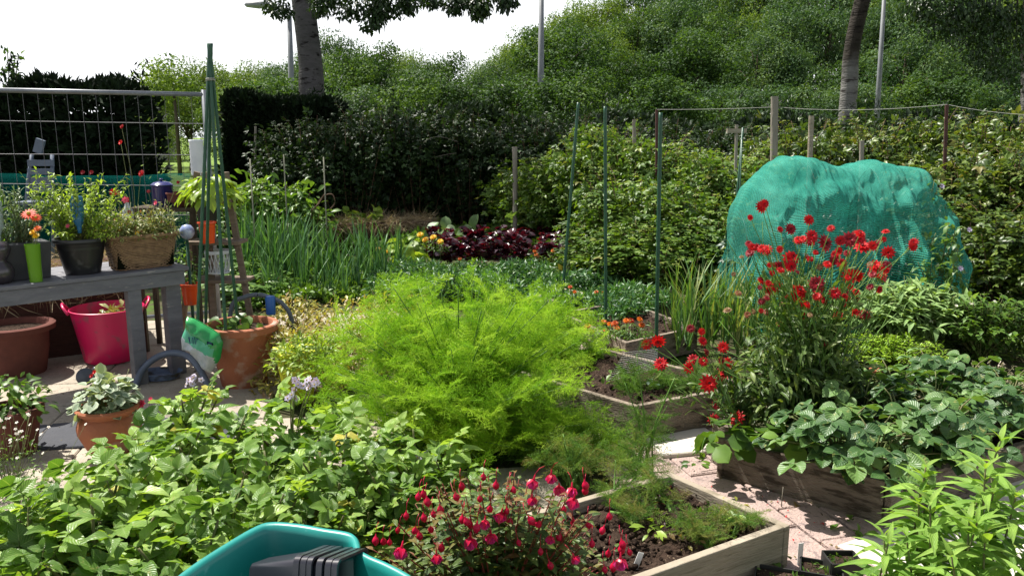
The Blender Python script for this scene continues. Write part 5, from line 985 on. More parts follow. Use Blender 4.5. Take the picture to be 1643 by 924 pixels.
# ---------------- fennel
LV_fen = leafmat('fennel_frond', [(.14, .32, .016), (.24, .45, .025), (.34, .56, .04), (.42, .62, .07)], trans=.45, tcol=(1.1, 1.08, .6), rough=.6, spec=.15)
LV_seed = leafmat('seedling_green', [(.06, .14, .03), (.11, .22, .04), (.18, .28, .06), (.22, .20, .08)], trans=.35, rough=.6, spec=.15)
LV_fen2 = leafmat('young_fennel', [(.10, .22, .03), (.19, .34, .04), (.28, .44, .06)], trans=.4, rough=.6, spec=.15)
LV_feath = leafmat('feathery_green', [(.05, .12, .02), (.09, .19, .03), (.13, .25, .04)], trans=.35, rough=.6, spec=.15)
def frond(seed, nb=9, th=.0075):
    rng = np.random.default_rng(seed); V = []; F = []; n = [0]
    def hair(p, q, w):
        p = np.array(p); q = np.array(q); s = nrmz(np.cross(q-p, rng.normal(size=3)))*w; V.extend([p-s, p+s, q+s*.35, q-s*.35]); F.append([n[0], n[0]+1, n[0]+2, n[0]+3]); n[0] += 4
    prev = np.zeros(3)
    for k in range(6): nx_ = np.array((0, (k+1)/6, .12*math.sin((k+1)/6*2.6)-.10*((k+1)/6)**2)); hair(prev, nx_, th*1.2); prev = nx_
    for k in range(nb):
        y = .16+.84*k/nb; z = .12*math.sin(y*2.6)-.10*y*y; L = .46*(1-y*.72)
        for sg in (-1, 1):
            d = nrmz(np.array((sg, .65+rng.normal()*.2, rng.normal()*.25))); p = np.array((0, y, z)); q = p+d*L; hair(p, q, th*.8)
            for j in range(5):
                r = p+d*L*(.25+.17*j)
                for m in range(3): hair(r, r+nrmz(d*.8+rng.normal(size=3)*.75)*L*rng.uniform(.2, .36), th*.62)
    V = np.array(V); return V, np.array(F), np.zeros((len(V), 2))
FR = [frond(k) for k in range(4)]
def fennel(name, label, c, hgt, rad, nst, mat, seed, size=.2, per=11, cat='fennel plant', lean=(0, 0)):
    rng = np.random.default_rng(seed); t = thing(name, label, cat, c); a = Acc(); b = Acc(); c = np.array(c)
    for k in range(nst):
        an = rng.uniform(0, 6.283); q = rng.random()**.55; r = rad*q; top = hgt*(1-.42*q**3)*rng.uniform(.58, 1.08)*(1 if k % 3 else rng.uniform(.35, .7)); e = c+(r*math.cos(an)+lean[0]*q, r*math.sin(an)*.85+lean[1]*q, top); m = c+(r*.35*math.cos(an), r*.3*math.sin(an), top*.55); P = curve_pts([c+rng.normal(size=3)*(.05, .05, 0), m, e], 10); tube(b, P, (.0085, .0025) if k % 4 == 0 else (.005, .0018), 5)
        s = rng.random(per)**.7*.85+.15; base = np.stack([np.interp(s, np.linspace(0, 1, len(P)), P[:, j]) for j in range(3)], -1); az = rng.uniform(0, 6.28, per); el = rng.normal(.45, .4, per); d = np.stack([np.cos(az)*np.cos(el), np.sin(az)*np.cos(el), np.sin(el)], -1)+(math.cos(an)*.5*q, math.sin(an)*.5*q, 0)
        rr_ = np.clip(.12+.85*(s*.55+.3*rng.random(per)+.25*(base[:, 2]-c[2])/hgt), 0, 1)*0+rng.random(per)
        for f in range(4):
            k2 = np.arange(per) % 4 == f; inst(a, FR[f], frames(d[k2], uvec(rng, k2.sum())*.6+(0, 0, .8)), base[k2], size*rng.uniform(.65, 1.2, k2.sum()), rr_[k2])
    build('foliage', a, mat, t, world=True); build('stems', b, M_cane_y, t, world=True); return t
M_cane_y = solid('yellow_green_stem', (.07, .16, .025), (.11, .21, .035), rough=.6, bump=0)
fb = G(735, 738)+(0, .12, 0); fb[2] = 0
fennel('fennel', 'huge bright yellow green feathery fennel bush in the centre of the picture', fb, .90, .78, 200, LV_fen, 201, .17, 13)
fb2 = G(880, 640); fb2[2] = 0
fennel('fennel', 'smaller fennel growing into the right side of the huge one, in front of the marigolds', fb2+(0, .3, 0), .62, .42, 60, LV_fen, 202, .19, 10)
fb3 = G(905, 740); fennel('feathery_dill', 'low dark feathery dill between the fennel foot and the brick path', fb3, .24, .36, 42, LV_fen2, 203, .16, 8, 'dill plant')
fb4 = G(1035, 792); t = fennel('lone_fennel_stalk', 'single tall thin fennel stalk rising over the brick path beside the front bed', (fb4[0], fb4[1], .1), .62, .16, 7, LV_feath, 204, .13, 7, 'fennel plant')
for k, (px, py, h, r, n_, lb) in enumerate(((985, 800, .16, .15, 8, 'feathery seedlings at the back left of the front bed soil'), (915, 770, .24, .18, 18, 'bright feathery tuft between the fuchsia and the path'), (1020, 765, .16, .16, 14, 'feathery weeds hiding the back corner of the front bed'), (1130, 870, .10, .1, 10, 'tiny feathery seedlings in the middle of the front bed'), (1010, 840, .10, .10, 7, 'feathery seedlings just right of the fuchsia in the front bed'), (1170, 850, .10, .10, 5, 'feathery carrot seedlings at the right side of the front bed soil'), (1060, 810, .13, .12, 6, 'loose feathery seedling tuft in the middle back of the front bed'))):
    c = G(px, py, .15); fennel('carrot_seedling', lb, c, h, r, n_, LV_seed, 210+k, .10, 6, 'seedlings')
for k, (px, py) in enumerate(((1062, 640), (1010, 640), (1110, 640), (1155, 660))): 
    c = G(px, py, .14 if k < 3 else 0); fennel('bed_seedling', ['feathery green seedling in the middle of the corner bed', 'small feathery weed at the left of the corner bed', 'feathery seedling at the right part of the corner bed', 'feathery weeds at the outside foot of the corner bed'][k], c, .2, .14, 12, LV_feath, 215+k, .1, 6, 'seedlings')

# ---------------- fuchsia
LV_fuch = leafmat('fuchsia_leaf', [(.03, .065, .016), (.055, .11, .024), (.10, .16, .03), (.17, .15, .04), (.22, .08, .04)], trans=.3, rough=.4, spec=.4, veins=.25)
M_redstem = solid('red_stem', (.20, .03, .025), (.13, .04, .02), rough=.6, bump=0); M_fred = petal_mat('fuchsia_red', [(.40, .004, .03), (.52, .008, .06)], .25, .3); M_fmag = petal_mat('fuchsia_magenta', [(.58, .02, .20), (.72, .08, .34)], .35, .5)
cfu = G(800, 905, .25); cfu[2] = 0; YFU = cfu[1]; t = thing('fuchsia', 'fuchsia bush with hanging red buds and magenta blooms in the foreground', 'fuchsia', cfu); rng = np.random.default_rng(8); a = Acc(); b = Acc()
T_fl = leaf(5, .48, 5, fold=.2, curl=.3)
for k in range(190):
    px = rng.uniform(584, 1012); topv = np.interp(px, [590, 650, 720, 790, 860, 930, 1000], [880, 800, 765, 742, 758, 790, 880]); Y = YFU+rng.uniform(-.22, .32); e = D(px, topv+rng.random()**.8*120+max(0, Y-YFU)*20, Y); e[2] = max(e[2], .1); m = cfu*.55+e*.45; m[2] = e[2]*.45; P = curve_pts([cfu+rng.normal(size=3)*(.05, .05, 0), m, e], 12); tube(b, P, (.0045, .0018), 4)
    m_ = 24; s = np.linspace(.25, 1, m_); base = np.stack([np.interp(s, np.linspace(0, 1, len(P)), P[:, j]) for j in range(3)], -1); az = np.arange(m_)*1.57+rng.uniform(0, 6); d = np.stack([np.cos(az), np.sin(az), .25+.2*rng.normal(size=m_)], -1); inst(a, T_fl, frames(d, np.array((0, 0, 1.))+rng.normal(size=(m_, 3))*.3), base, rng.uniform(.042, .070, m_)*np.where(s > .92, .6, 1), np.clip(rng.beta(2, 2.6, m_)+(s > .92)*.25, 0, 1))
build('foliage', a, LV_fuch, t, world=True); build('stems', b, M_redstem, t, world=True)
T_bud = combine([(acc_T(lathe_(9, [(0, 0), (.04, -.05), (.06, -.2), (.20, -.36), (.29, -.56), (.25, -.75), (.10, -.93), (0, -1)][::-1])), np.eye(3), (0, 0, 0), 1, 0)])
_sep = leaf(3, .62, 3, fold=.15, curl=.35, shape='lance'); _pet = leaf(3, .95, 3, fold=.35, curl=.2, shape='obov')
parts = [(acc_T(lathe_(9, [(0, 0), (.04, -.05), (.05, -.22), (.09, -.34), (0, -.4)][::-1])), np.eye(3), (0, 0, 0), 1, 0)]
for k in range(4): th = k*1.57; d = (math.cos(th), math.sin(th), -.55); parts.append((_sep, rotm(d), (0, 0, -.28), .55, 0))
for k in range(10): th = k*.63+.3; d = (math.cos(th)*.6, math.sin(th)*.6, -1); parts.append((_pet, rotm(d, (math.cos(th), math.sin(th), .3)), (0, 0, -.34), .5, 1))
for k in range(4): parts.append((leaf(1, .05, 3, fold=0, curl=0), rotm((rng.normal()*.12, rng.normal()*.12, -1), (1, 0, 0)), (0, 0, -.4), .75, 0))
T_fbloom = combine(parts)
fpx = [(796, 776), (739, 778), (705, 815), (679, 828), (694, 824), (652, 825), (679, 790), (603, 863), (754, 838), (766, 842), (787, 817), (817, 784), (776, 764), (672, 857), (820, 783), (937, 775), (939, 786), (944, 838), (820, 836), (846, 833), (867, 883), (977, 886), (998, 877), (1008, 885), (969, 912), (919, 836), (742, 830), (812, 818), (640, 850), (690, 850), (720, 860), (770, 800), (830, 870), (900, 860), (950, 870), (880, 905), (985, 905), (625, 870), (730, 795), (860, 800), (905, 815)]
fpx += [(RNG.uniform(610, 1000), RNG.uniform(790, 900)) for _ in range(10)]
fbl = [(755, 866, 1.2), (787, 862, 1), (647, 880, 1.2), (807, 828, 1.1), (859, 774, 1), (885, 766, 1), (897, 788, 1.05), (918, 786, 1), (923, 806, 1.1), (854, 805, .8), (885, 868, .8), (996, 898, 1.15), (779, 840, .9), (918, 900, .8), (700, 895, .9)]
bk2 = Acc()
for k, (px, py) in enumerate(fpx):
    Y = YFU-.16+rng.uniform(-.1, .06)+(py < 800)*.1; p = D(px, py-8, Y); s = rng.uniform(.030, .046); aa = Acc(); tube(aa, [(0, 0, 0), (0, .01, .02), (.004, .024, .03)], .0012, 3); inst(aa, T_bud, np.eye(3)[None], np.zeros((1, 3)), np.array([s]), rng.random()); o = build('flower_bud', aa, [M_fred], t); o.location = tuple(p-cfu); o.rotation_euler = (rng.normal()*.15, rng.normal()*.15, 0)
for k, (px, py, sc_) in enumerate(fbl):
    Y = YFU-.19+rng.uniform(-.06, .04)+(py < 800)*.12; p = D(px, py-14, Y); s = .062*sc_; aa = Acc(); tube(aa, [(0, 0, 0), (0, .01, .02), (.004, .024, .03)], .0012, 3); inst(aa, T_fbloom, np.eye(3)[None], np.zeros((1, 3)), np.array([s]), rng.random()); o = build('flower', aa, [M_fred, M_fmag], t); o.location = tuple(p-cfu); o.rotation_euler = (rng.normal()*.25-.15, rng.normal()*.25, rng.uniform(0, 6))

# ---------------- lemon verbena, bottom right
LV_verb = leafmat('verbena_leaf', [(.10, .21, .035), (.16, .31, .05), (.23, .39, .07), (.30, .46, .10)], trans=.42, rough=.48, spec=.22, veins=.25)
T_verb = leaf(8, .25, 5, fold=.22, curl=.42, shape='lance', wave=.006)
def verbena(label, px, toppy, py, Y, seed, n=1, hh=None):
    rng = np.random.default_rng(seed); e0 = D(px, toppy, Y); base = np.array((e0[0], Y+.02, 0)); t = thing('lemon_verbena', label, 'verbena plant', base, 'long leaved plants at bottom right'); a = Acc(); b = Acc()
    for q in range(n):
        off = rng.normal(size=2)*.07; e = e0+(off[0], off[1], -abs(rng.normal())*.10*(q > 0)); P = curve_pts([base+(off[0]*.6, off[1]*.6, 0), (base+e)/2+(rng.normal()*.02, 0, 0), e], 16); tube(b, P, (.006, .0025), 5); L = e[2]
        m = int(L/.042); s = np.linspace(.16, 1, m)
        for j, sj in enumerate(s):
            p = np.array([np.interp(sj, np.linspace(0, 1, len(P)), P[:, c]) for c in range(3)]); fl = 1 if sj < .9 else .55+.45*(1-sj)/.1
            for w in range(3):
                az = j*1.05+w*2.094+rng.normal()*.2; el = .35-.5*(1-sj)+rng.normal()*.18+(.5 if sj > .93 else 0); d = (math.cos(az)*math.cos(el), math.sin(az)*math.cos(el), math.sin(el)); inst(a, T_verb, frames(np.array([d]), np.array([[0, 0, 1.]])+rng.normal(size=(1, 3))*.15), p[None], np.array([rng.uniform(.105, .155)*fl]), np.clip(rng.random()*.7+.3*(sj > .85), 0, 1))
    build('foliage', a, LV_verb, t, world=True); build('stems', b, M_cane, t, world=True)
for k, (px, ty, Y, n_, lb) in enumerate(((1558, 686, 2.45, 3, 'tallest long leaved bright plant in the bottom right corner'), (1475, 740, 2.45, 3, 'long leaved plant left of the tallest one, hanging over the pale slab'), (1600, 745, 2.3, 3, 'long leaved plant right of and in front of the tallest one'), (1528, 800, 2.2, 3, 'lower long leaved plant at the bottom edge below the tallest one'), (1640, 720, 2.5, 3, 'long leaved plant cut by the right edge of the photograph'), (1450, 860, 2.25, 2, 'short long leaved shoot at the bottom edge beside the pale slab'), (1580, 850, 2.1, 3, 'lowest long leaved plant at the bottom edge of the right corner'))):
    verbena(lb, px, ty, 0, Y, 301+k, n_)

# ---------------- strawberries
LV_straw_b = leafmat('strawberry_leaf', [(.03, .075, .025), (.05, .12, .035), (.085, .18, .05), (.15, .26, .07)], trans=.25, rough=.42, spec=.35, veins=.15)
TS = leaf(6, .85, 7, fold=.22, curl=.3, shape='round', wave=.012)
T_sb = combine([(TS, rotm((0, 1, 0)), (0, 0, 0), 1, 0), (TS, rotm((-1, .35, .05)), (-.02, 0, 0), .9, 0), (TS, rotm((1, .35, .05)), (.02, 0, 0), .9, 0)])
def sbplant(seed):
    rng = np.random.default_rng(seed); t = thing('strawberry_plant', 'x', 'strawberry plant', group='strawberry plants in the right bed'); a = Acc(); b = Acc()
    for k in range(36):
        an = rng.uniform(0, 6.28); q = rng.uniform(.04, .25); h = rng.uniform(.10, .30)*(1-.5*(q/.25)**2)+.03; e = np.array((q*math.cos(an), q*math.sin(an), h)); tube(b, curve_pts([(0, 0, 0), e*np.array((.4, .4, .8)), e], 7), .003, 4); d = np.array([[math.cos(an), math.sin(an), -.15+rng.normal()*.2]]); inst(a, T_sb, frames(d, np.array([[math.cos(an)*.3, math.sin(an)*.3, 1.]])+rng.normal(size=(1, 3))*.2), e[None], np.array([rng.uniform(.05, .092)]), rng.random())
    build('foliage', a, LV_straw_b, t); build('stems', b, M_cane, t); return t
sbp = [sbplant(401+k) for k in range(3)]
sbs = [(1352, 712, 'at the bed corner, leaf hanging over the board'), (1402, 722, 'at the front board corner beside the long leaved plant'), (1440, 690, 'in the front row, second from the bed corner'), (1500, 660, 'in the middle of the right bed front row'), (1560, 655, 'right of the middle in the right bed'), (1620, 660, 'at the right edge of the photograph, front row'), (1380, 670, 'just right of the tall red flowered plant'), (1430, 635, 'behind the second front one, left part'), (1490, 612, 'in the back row behind the middle'), (1550, 612, 'in the back row, second from right'), (1612, 640, 'in the back row at the right edge'), (1320, 700, 'under the red flowered plant at its right foot'), (1520, 700, 'behind the tallest long leaved plant')]
for k, (px, py, lb) in enumerate(sbs):
    c = G(px, py, .33); c[2] = .17; lb = 'dark green strawberry plant ' + lb
    (place if k < 3 else dup)(sbp[k % 3], c, RNG.uniform(0, 6.28), RNG.uniform(.95, 1.25), lb)
# big leaves hanging over the board, left end (nasturtium like)
t = thing('trailing_leafy_plant', 'pale round leaved plant spilling over the log end of the strawberry bed onto the path', 'plant', G(1180, 720)); a = Acc(); rng = np.random.default_rng(6); leafy_pile(a, rng, G(1168, 712, .22), .12, .10, 34, .085, T_round, up=1.2); leafy_pile(a, rng, G(1205, 735, .12), .1, .12, 26, .06, T_round, up=1.5); leafy_pile(a, rng, G(1250, 715, .25), .14, .1, 26, .09, T_round, up=1.0); build('foliage', a, LV_mid, t, world=True)
for k, (px, py, r, n_, lb, mt_) in enumerate(((1345, 800, .09, 16, 'pale yellow fallen leaves at the foot of the strawberry bed board', LV_yel), (1368, 857, .07, 14, 'small leafy weed growing in the paving joint near the bed corner', LV_mid), (1110, 745, .08, 14, 'leafy weed at the edge of the pale slab on the path', LV_mid), (1273, 803, .06, 9, 'yellowed leaves on the path in front of the strawberry bed', LV_yel), (1195, 765, .06, 10, 'dry curled leaves lying at the log', LV_yel), (1222, 905, .12, 22, 'round leaved seedling weed in front of the dark board at the bottom', LV_mid), (1180, 905, .07, 16, 'upright bright seedling at the bottom edge before the front bed', LV_lime))):
    c = G(px, py); t = thing('small_weed', lb, 'weed', c); a = Acc(); leafy_pile(a, rng, c+(0, 0, .01), r, r*.9 if k != 6 else .28, n_, .055, T_obov if k != 5 else T_round); build('leaves', a, mt_, t, world=True)

# ---------------- tall red flowered perennials
LV_dk = leafmat('dark_green_leaf', [(.03, .065, .015), (.06, .11, .022), (.10, .17, .035), (.19, .25, .07)], trans=.3, rough=.45, spec=.35)
reds = [(1222, 332, 8), (1204, 349, 5), (1252, 368, 5), (1269, 367, 8), (1281, 385, 7), (1303, 378, 8), (1333, 366, 5), (1325, 390, 12), (1348, 386, 6), (1380, 375, 8), (1384, 395, 12), (1407, 390, 6), (1421, 371, 5), (1466, 389, 8), (1425, 405, 8), (1203, 405, 8), (1215, 397, 7), (1230, 401, 9), (1269, 415, 10), (1250, 427, 7), (1262, 425, 7), (1295, 413, 7), (1309, 405, 5), (1338, 418, 8), (1350, 422, 7), (1363, 443, 11), (1412, 440, 13), (1400, 440, 6), (1423, 434, 6), (1247, 460, 10), (1283, 466, 13), (1310, 455, 10), (1340, 470, 9), (1311, 475, 6), (1316, 482, 7), (1389, 504, 9), (1374, 468, 5), (1222, 450, 7), (1239, 438, 4), (1231, 478, 5), (1293, 495, 7), (1345, 507, 7), (1317, 542, 8), (1320, 552, 7), (1352, 490, 5), (1360, 478, 6), (1292, 489, 8), (1396, 460, 5)]
lows = [(1037, 552, 8), (1056, 548, 9), (1060, 583, 9), (1108, 527, 7), (1126, 532, 5), (1128, 547, 8), (1160, 557, 7), (1134, 565, 5), (1113, 576, 8), (1107, 589, 8), (1129, 580, 8), (1158, 578, 7), (1169, 581, 7), (1161, 598, 12), (1137, 615, 12), (1150, 649, 7), (1146, 673, 11), (1181, 670, 11)]
seeds_ = [(1167, 497, 7), (1185, 470, 6), (1229, 476, 6), (1300, 505, 6), (1200, 505, 6), (1255, 488, 6), (1273, 560, 6), (1230, 500, 7), (1208, 500, 6), (1190, 412, 5), (1315, 428, 6), (1396, 424, 5), (1250, 520, 6), (1177, 440, 5)]
def perennial(label, base, pts, Y, seed, bush_pts, seeds=()):
    rng = np.random.default_rng(seed); t = thing('red_perennial', label, 'flowering plant', base); b = Acc(); a = Acc()
    for k, (px, py, r) in enumerate(list(pts)+list(seeds)):
        isd = k >= len(pts); p = D(px, py, Y+rng.uniform(-.22, .22)); s = r*p[1]/FPX*2.0*rng.uniform(1.15, 1.65)
        mid = (base+p)/2+(rng.normal()*.05+(base[0]-p[0])*.18, rng.normal()*.04, p[2]*.08); P = curve_pts([base+(rng.normal()*.08, rng.normal()*.06, 0), mid, p], 12); tube(b, P, (.0036, .0019), 4)
        mats = [M_brownseed, M_core_g] if isd else [[M_redpet, M_core_d], [M_redpet, M_core_d], [M_redpet, M_core_d], [M_dkred, M_core_d]][k % 4]
        flower(t, TF_double, p, (rng.normal()*.4-.1, -.75+rng.normal()*.25, .45+rng.normal()*.3), s*(.8 if isd else 1), mats, k, 'seed_head' if isd else 'flower')
        m = 7; s_ = rng.uniform(.2, .75, m); bs = np.stack([np.interp(s_, np.linspace(0, 1, len(P)), P[:, j]) for j in range(3)], -1); inst(a, T_lance, frames(uvec(rng, m)+(0, 0, .3), uvec(rng, m)+(0, 0, 1)), bs, rng.uniform(.04, .10, m), rng.random(m))
    for k in range(70 if len(pts) > 30 else 10):
        p = D(pts[k % len(pts)][0]+rng.normal()*22, pts[k % len(pts)][1]+rng.uniform(5, 70), Y+rng.uniform(-.2, .2)); P = curve_pts([base+(rng.normal()*.1, rng.normal()*.06, 0), (base+p)/2+(rng.normal()*.05, 0, .03), p], 9); tube(b, P, (.003, .0018), 3); inst(a, T_lance, frames(uvec(rng, 5)+(0, 0, .4), uvec(rng, 5)+(0, 0, 1)), P[-6:-1]+0.0, rng.uniform(.03, .07, 5), rng.random(5)*.5+.5)
    for (px, py, rad, hgt, n_) in bush_pts:
        c = D(px, py, Y+.02); leafy_pile(a, rng, c, rad, hgt, n_, .085, T_lance, spread=.8, up=.9)
        for j in range(n_//16): tube(b, curve_pts([base+rng.normal(size=3)*(.1, .06, 0), (base+c)/2, c+rng.normal(size=3)*(rad*.6, rad*.4, hgt*.5)], 6), (.004, .002), 4)
    build('foliage', a, LV_dk, t, world=True); build('stems', b, M_cane_y, t, world=True); return t
br = G(1285, 690, .18); br[2] = .15
RG2 = np.random.default_rng(77); reds = reds + [(x+RG2.normal()*11, y+RG2.normal()*9, r*.8) for x, y, r in reds if r >= 6] + [(x+RG2.normal()*16, y+RG2.normal()*14, r*.6) for x, y, r in reds if r >= 9] + [(RG2.uniform(1200, 1420), RG2.uniform(380, 500), RG2.uniform(4, 6)) for _ in range(12)]
perennial('tall airy perennial covered in deep red double flowers in front of the green net', br, reds, br[1], 501, [(1290, 650, .30, .20, 460), (1250, 610, .26, .22, 380), (1325, 620, .24, .22, 380), (1285, 560, .24, .2, 190), (1340, 650, .2, .2, 240), (1240, 660, .2, .2, 260), (1300, 690, .25, .15, 260)], seeds_)
br2 = G(1190, 690, .18); br2[2] = .1
perennial('lower group of red double flowers leaning over the corner bed and path', br2, lows, br2[1]+.05, 502, [(1200, 650, .12, .14, 110), (1170, 620, .1, .1, 50)])

# ---------------- garlic with dry tips
LV_gar = leafmat('garlic_leaf', [(.045, .12, .03), (.075, .17, .045), (.12, .23, .06), (.27, .30, .11)], trans=.3, rough=.5)
T_strap = leaf(8, .045, 3, fold=.5, curl=.75, shape='blade'); T_strap2 = leaf(8, .04, 3, fold=.5, curl=.2, shape='blade')
def strapplant(name, cat, seed, h, n, mat, w=1.0, group=None, spread=.35):
    rng = np.random.default_rng(seed); t = thing(name, 'x', cat, group=group); a = Acc(); k = n; az = rng.uniform(0, 6.28, k); el = rng.normal(1.25, spread*.6, k); d = np.stack([np.cos(az)*np.cos(el), np.sin(az)*np.cos(el), np.sin(el)], -1); P = np.stack([rng.normal(size=k)*.015*w, rng.normal(size=k)*.015*w, rng.uniform(.0, .2, k)*h], -1)
    for Tt, q in ((T_strap, slice(0, k//2)), (T_strap2, slice(k//2, k))): inst(a, Tt, frames(d[q], np.stack([np.cos(az[q]), np.sin(az[q]), np.full(len(az[q]), .4)], -1)), P[q], h*rng.uniform(.6, 1.05, len(az[q])), rng.random(len(az[q])))
    tube(a, [(0, 0, 0), (0, 0, h*.3)], .012*w, 6); build('leaves', a, mat, t); return t
gar = [strapplant('garlic_plant', 'garlic', 601+k, .46, 15, LV_gar, group='garlic plants') for k in range(3)]
gs = [(px, py) for py in (560, 545, 530, 515) for px in range(1085, 1290, 24)]; u3 = 0
for k, (px, py) in enumerate(gs):
    c = G(px+RNG.uniform(-9, 9), py+RNG.uniform(-5, 5), .1); c[2] = .08; (place if k < 3 else dup)(gar[k % 3], c, RNG.uniform(0, 6.28), RNG.uniform(.85, 1.25), 'garlic plant with drying strap leaves beside the red flowers in front of the net')
# ---------------- leeks / onions
LV_leek = leafmat('leek_leaf', [(.03, .095, .035), (.055, .15, .05), (.09, .21, .07), (.16, .30, .12)], trans=.2, rough=.35, spec=.5)
lk = [strapplant('leek_plant', 'leek', 611+k, .72, 17, LV_leek, 1.4, 'leeks in the left bed', .32) for k in range(4)]; n0 = 0
for row, (py, x0_, x1_) in enumerate(((424, 398, 530), (434, 395, 545), (446, 392, 625), (458, 392, 640), (470, 400, 640), (482, 405, 560))):
    for px in np.arange(x0_, x1_, 24):
        c = G(px+RNG.uniform(-8, 8), py+RNG.uniform(-4, 4)); f = place if n0 < 4 else dup; f(lk[n0 % 4], c, RNG.uniform(0, 6.28), RNG.uniform(.7, 1.12)*(1 if row < 5 else .6)*(1 if px < 540 else .85), 'blue green leek with tall strap leaves in the bed left of the middle'); n0 += 1
# bushy plants at the back left (broad beans / potatoes) behind the leeks
LV_bean = leafmat('bean_leaf', [(.04, .09, .02), (.08, .17, .03), (.13, .24, .045), (.2, .32, .07)], trans=.35)
bean = [bush_proto('bean_plant', 'leafy bean plant behind the leeks', 621+k, .85, .38, LV_bean, 480, .12, shoots=3, group='bean plants behind the leeks', T=T_obov, shootlen=.3) for k in range(2)]
for k, (px, Y, ty) in enumerate(((395, 11.6, 292), (428, 11.4, 284), (462, 11.5, 292), (480, 11.3, 312), (440, 11.2, 322), (402, 11.3, 330), (372, 11.0, 300), (352, 11.4, 318), (300, 11, 330), (330, 10.5, 350), (370, 8.8, 410), (390, 8.2, 440))):
    x = D(px, 300, Y)[0]; s = max(.3, D(px, ty, Y)[2]/.85); (place if k < 2 else dup)(bean[k % 2], (x, Y, 0), RNG.uniform(0, 6), (1, 1, s), 'bushy green bean plant at the back of the left bed, behind the leeks')
# ---------------- low green crop carpets, lettuces, marigolds
def carpet(name, label, poly, n, h, mat, T, size, seed, kind='stuff', z0=0):
    rng = np.random.default_rng(seed); A_, B_, C_, D_ = [G(*p) for p in poly]; u = rng.random((n, 2)); P = A_*((1-u[:, :1])*(1-u[:, 1:]))+B_*(u[:, :1]*(1-u[:, 1:]))+C_*(u[:, :1]*u[:, 1:])+D_*((1-u[:, :1])*u[:, 1:])
    hh = h*(.7+.3*np.sin(P[:, 0]*5.1+seed)*np.cos(P[:, 1]*4.3)); P[:, 2] = z0+rng.random(n)**.6*hh; d = uvec(rng, n)+(0, 0, .6); a = Acc(); inst(a, T, frames(d, uvec(rng, n)+(0, 0, 1)), P, size*rng.uniform(.6, 1.3, n), rng.random(n)); return tag(build(name, a, mat), label, None, None, kind)
LV_carrot = leafmat('carrot_top', [(.03, .09, .03), (.05, .14, .045), (.08, .19, .06), (.14, .26, .09)], trans=.25, rough=.4, spec=.4)
carpet('carrot_foliage', 'dense low green crop behind the fennel', [(590, 492), (1020, 492), (985, 452), (600, 455)], 16000, .34, LV_carrot, T_lance, .075, 1)
carpet('carrot_foliage', 'low green crop right of the fennel', [(820, 560), (1000, 545), (1010, 480), (860, 480)], 4200, .26, LV_carrot, T_lance, .08, 12)
carpet('leafy_ground_cover', 'low leaves on the ground at the back by the dark hedge', [(480, 402), (1000, 425), (960, 385), (480, 380)], 14000, .30, LV_mid, T_obov, .10, 2)
carpet('leafy_ground_cover', 'green ground cover among the leeks', [(380, 500), (640, 480), (600, 425), (380, 425)], 9000, .16, LV_mid, T_obov, .07, 3)
carpet('leafy_ground_cover', 'weeds and herbs on the ground under the raspberry row', [(900, 470), (1230, 500), (1200, 430), (880, 420)], 12000, .30, LV_bram, T_l3, .09, 4)
carpet('leafy_ground_cover', 'mixed weeds around the right beds', [(1380, 560), (1800, 600), (1800, 470), (1440, 480)], 9000, .2, LV_dk, T_lance, .09, 5)
carpet('short_grass', 'short grass and weeds around the fennel foot', [(640, 745), (1010, 745), (1000, 640), (640, 640)], 7000, .10, LV_feath, T_grass, .09, 6)
carpet('salad_rows', 'fine leaved seedlings filling the timber bed behind the corner bed', [(1000, 542), (1100, 522), (1010, 500), (925, 512)], 2600, .16, LV_carrot, T_lance, .07, 21, z0=.15)
carpet('salad_rows', 'young leafy crop in the farthest small timber bed', [(1022, 490), (1098, 484), (1080, 468), (1000, 472)], 500, .12, LV_mid, T_obov, .07, 22, z0=.17)
LV_rhub = leafmat('pale_big_leaf', [(.10, .19, .07), (.18, .28, .12)], trans=.3, veins=.4)
for k, (px, py, r, n_, lb) in enumerate(((712, 372, .3, 26, 'broad pale leaved plant right of the straw bed'), (768, 368, .35, 34, 'broad leaved rhubarb behind the purple lettuces'), (832, 372, .32, 30, 'broad leaved plant at the right end behind the purple lettuces'), (655, 405, .25, 40, 'bright green lettuce in front of the straw bed'))):
    c = G(px, py+35); c = D(px, py, c[1]); c[2] = .12; t = thing('broad_leaved_plant', lb, 'plant', (c[0], c[1], 0)); a = Acc(); leafy_pile(a, rng, c, r, .36, n_, .24 if k < 3 else .16, TS, up=.7); build('foliage', a, LV_rhub if k < 3 else LV_lime, t, world=True)
for k, (px, py) in enumerate(((566, 350), (598, 352))):
    c = D(px, py, s0[1]+.4); t = thing('straw_bed_lettuce', ['left', 'right'][k]+' one of the two bright yellow green lettuces on top of the straw bed', 'lettuce', (c[0], c[1], .40)); a = Acc(); leafy_pile(a, rng, (c[0], c[1], .42), .16, .16, 60, .10, T_round); build('leaves', a, LV_lime, t, world=True)
def lettuce(seed):
    rng = np.random.default_rng(seed); t = thing('purple_lettuce', 'x', 'lettuce', group='purple lettuces'); a = Acc()
    for k in range(44): az = rng.uniform(0, 6.28); el = rng.uniform(.15, 1.3); d = np.array([[math.cos(az)*math.cos(el), math.sin(az)*math.cos(el), math.sin(el)]]); inst(a, TS, frames(d, np.array([[-d[0, 0]*.4, -d[0, 1]*.4, 1.]])+rng.normal(size=(1, 3))*.3), np.array([[rng.normal()*.03, rng.normal()*.03, rng.uniform(.05, .30)]]), np.array([rng.uniform(.07, .115)]), rng.random())
    build('leaves', a, LV_purp, t); return t
lt = [lettuce(631+k) for k in range(3)]; q = 0
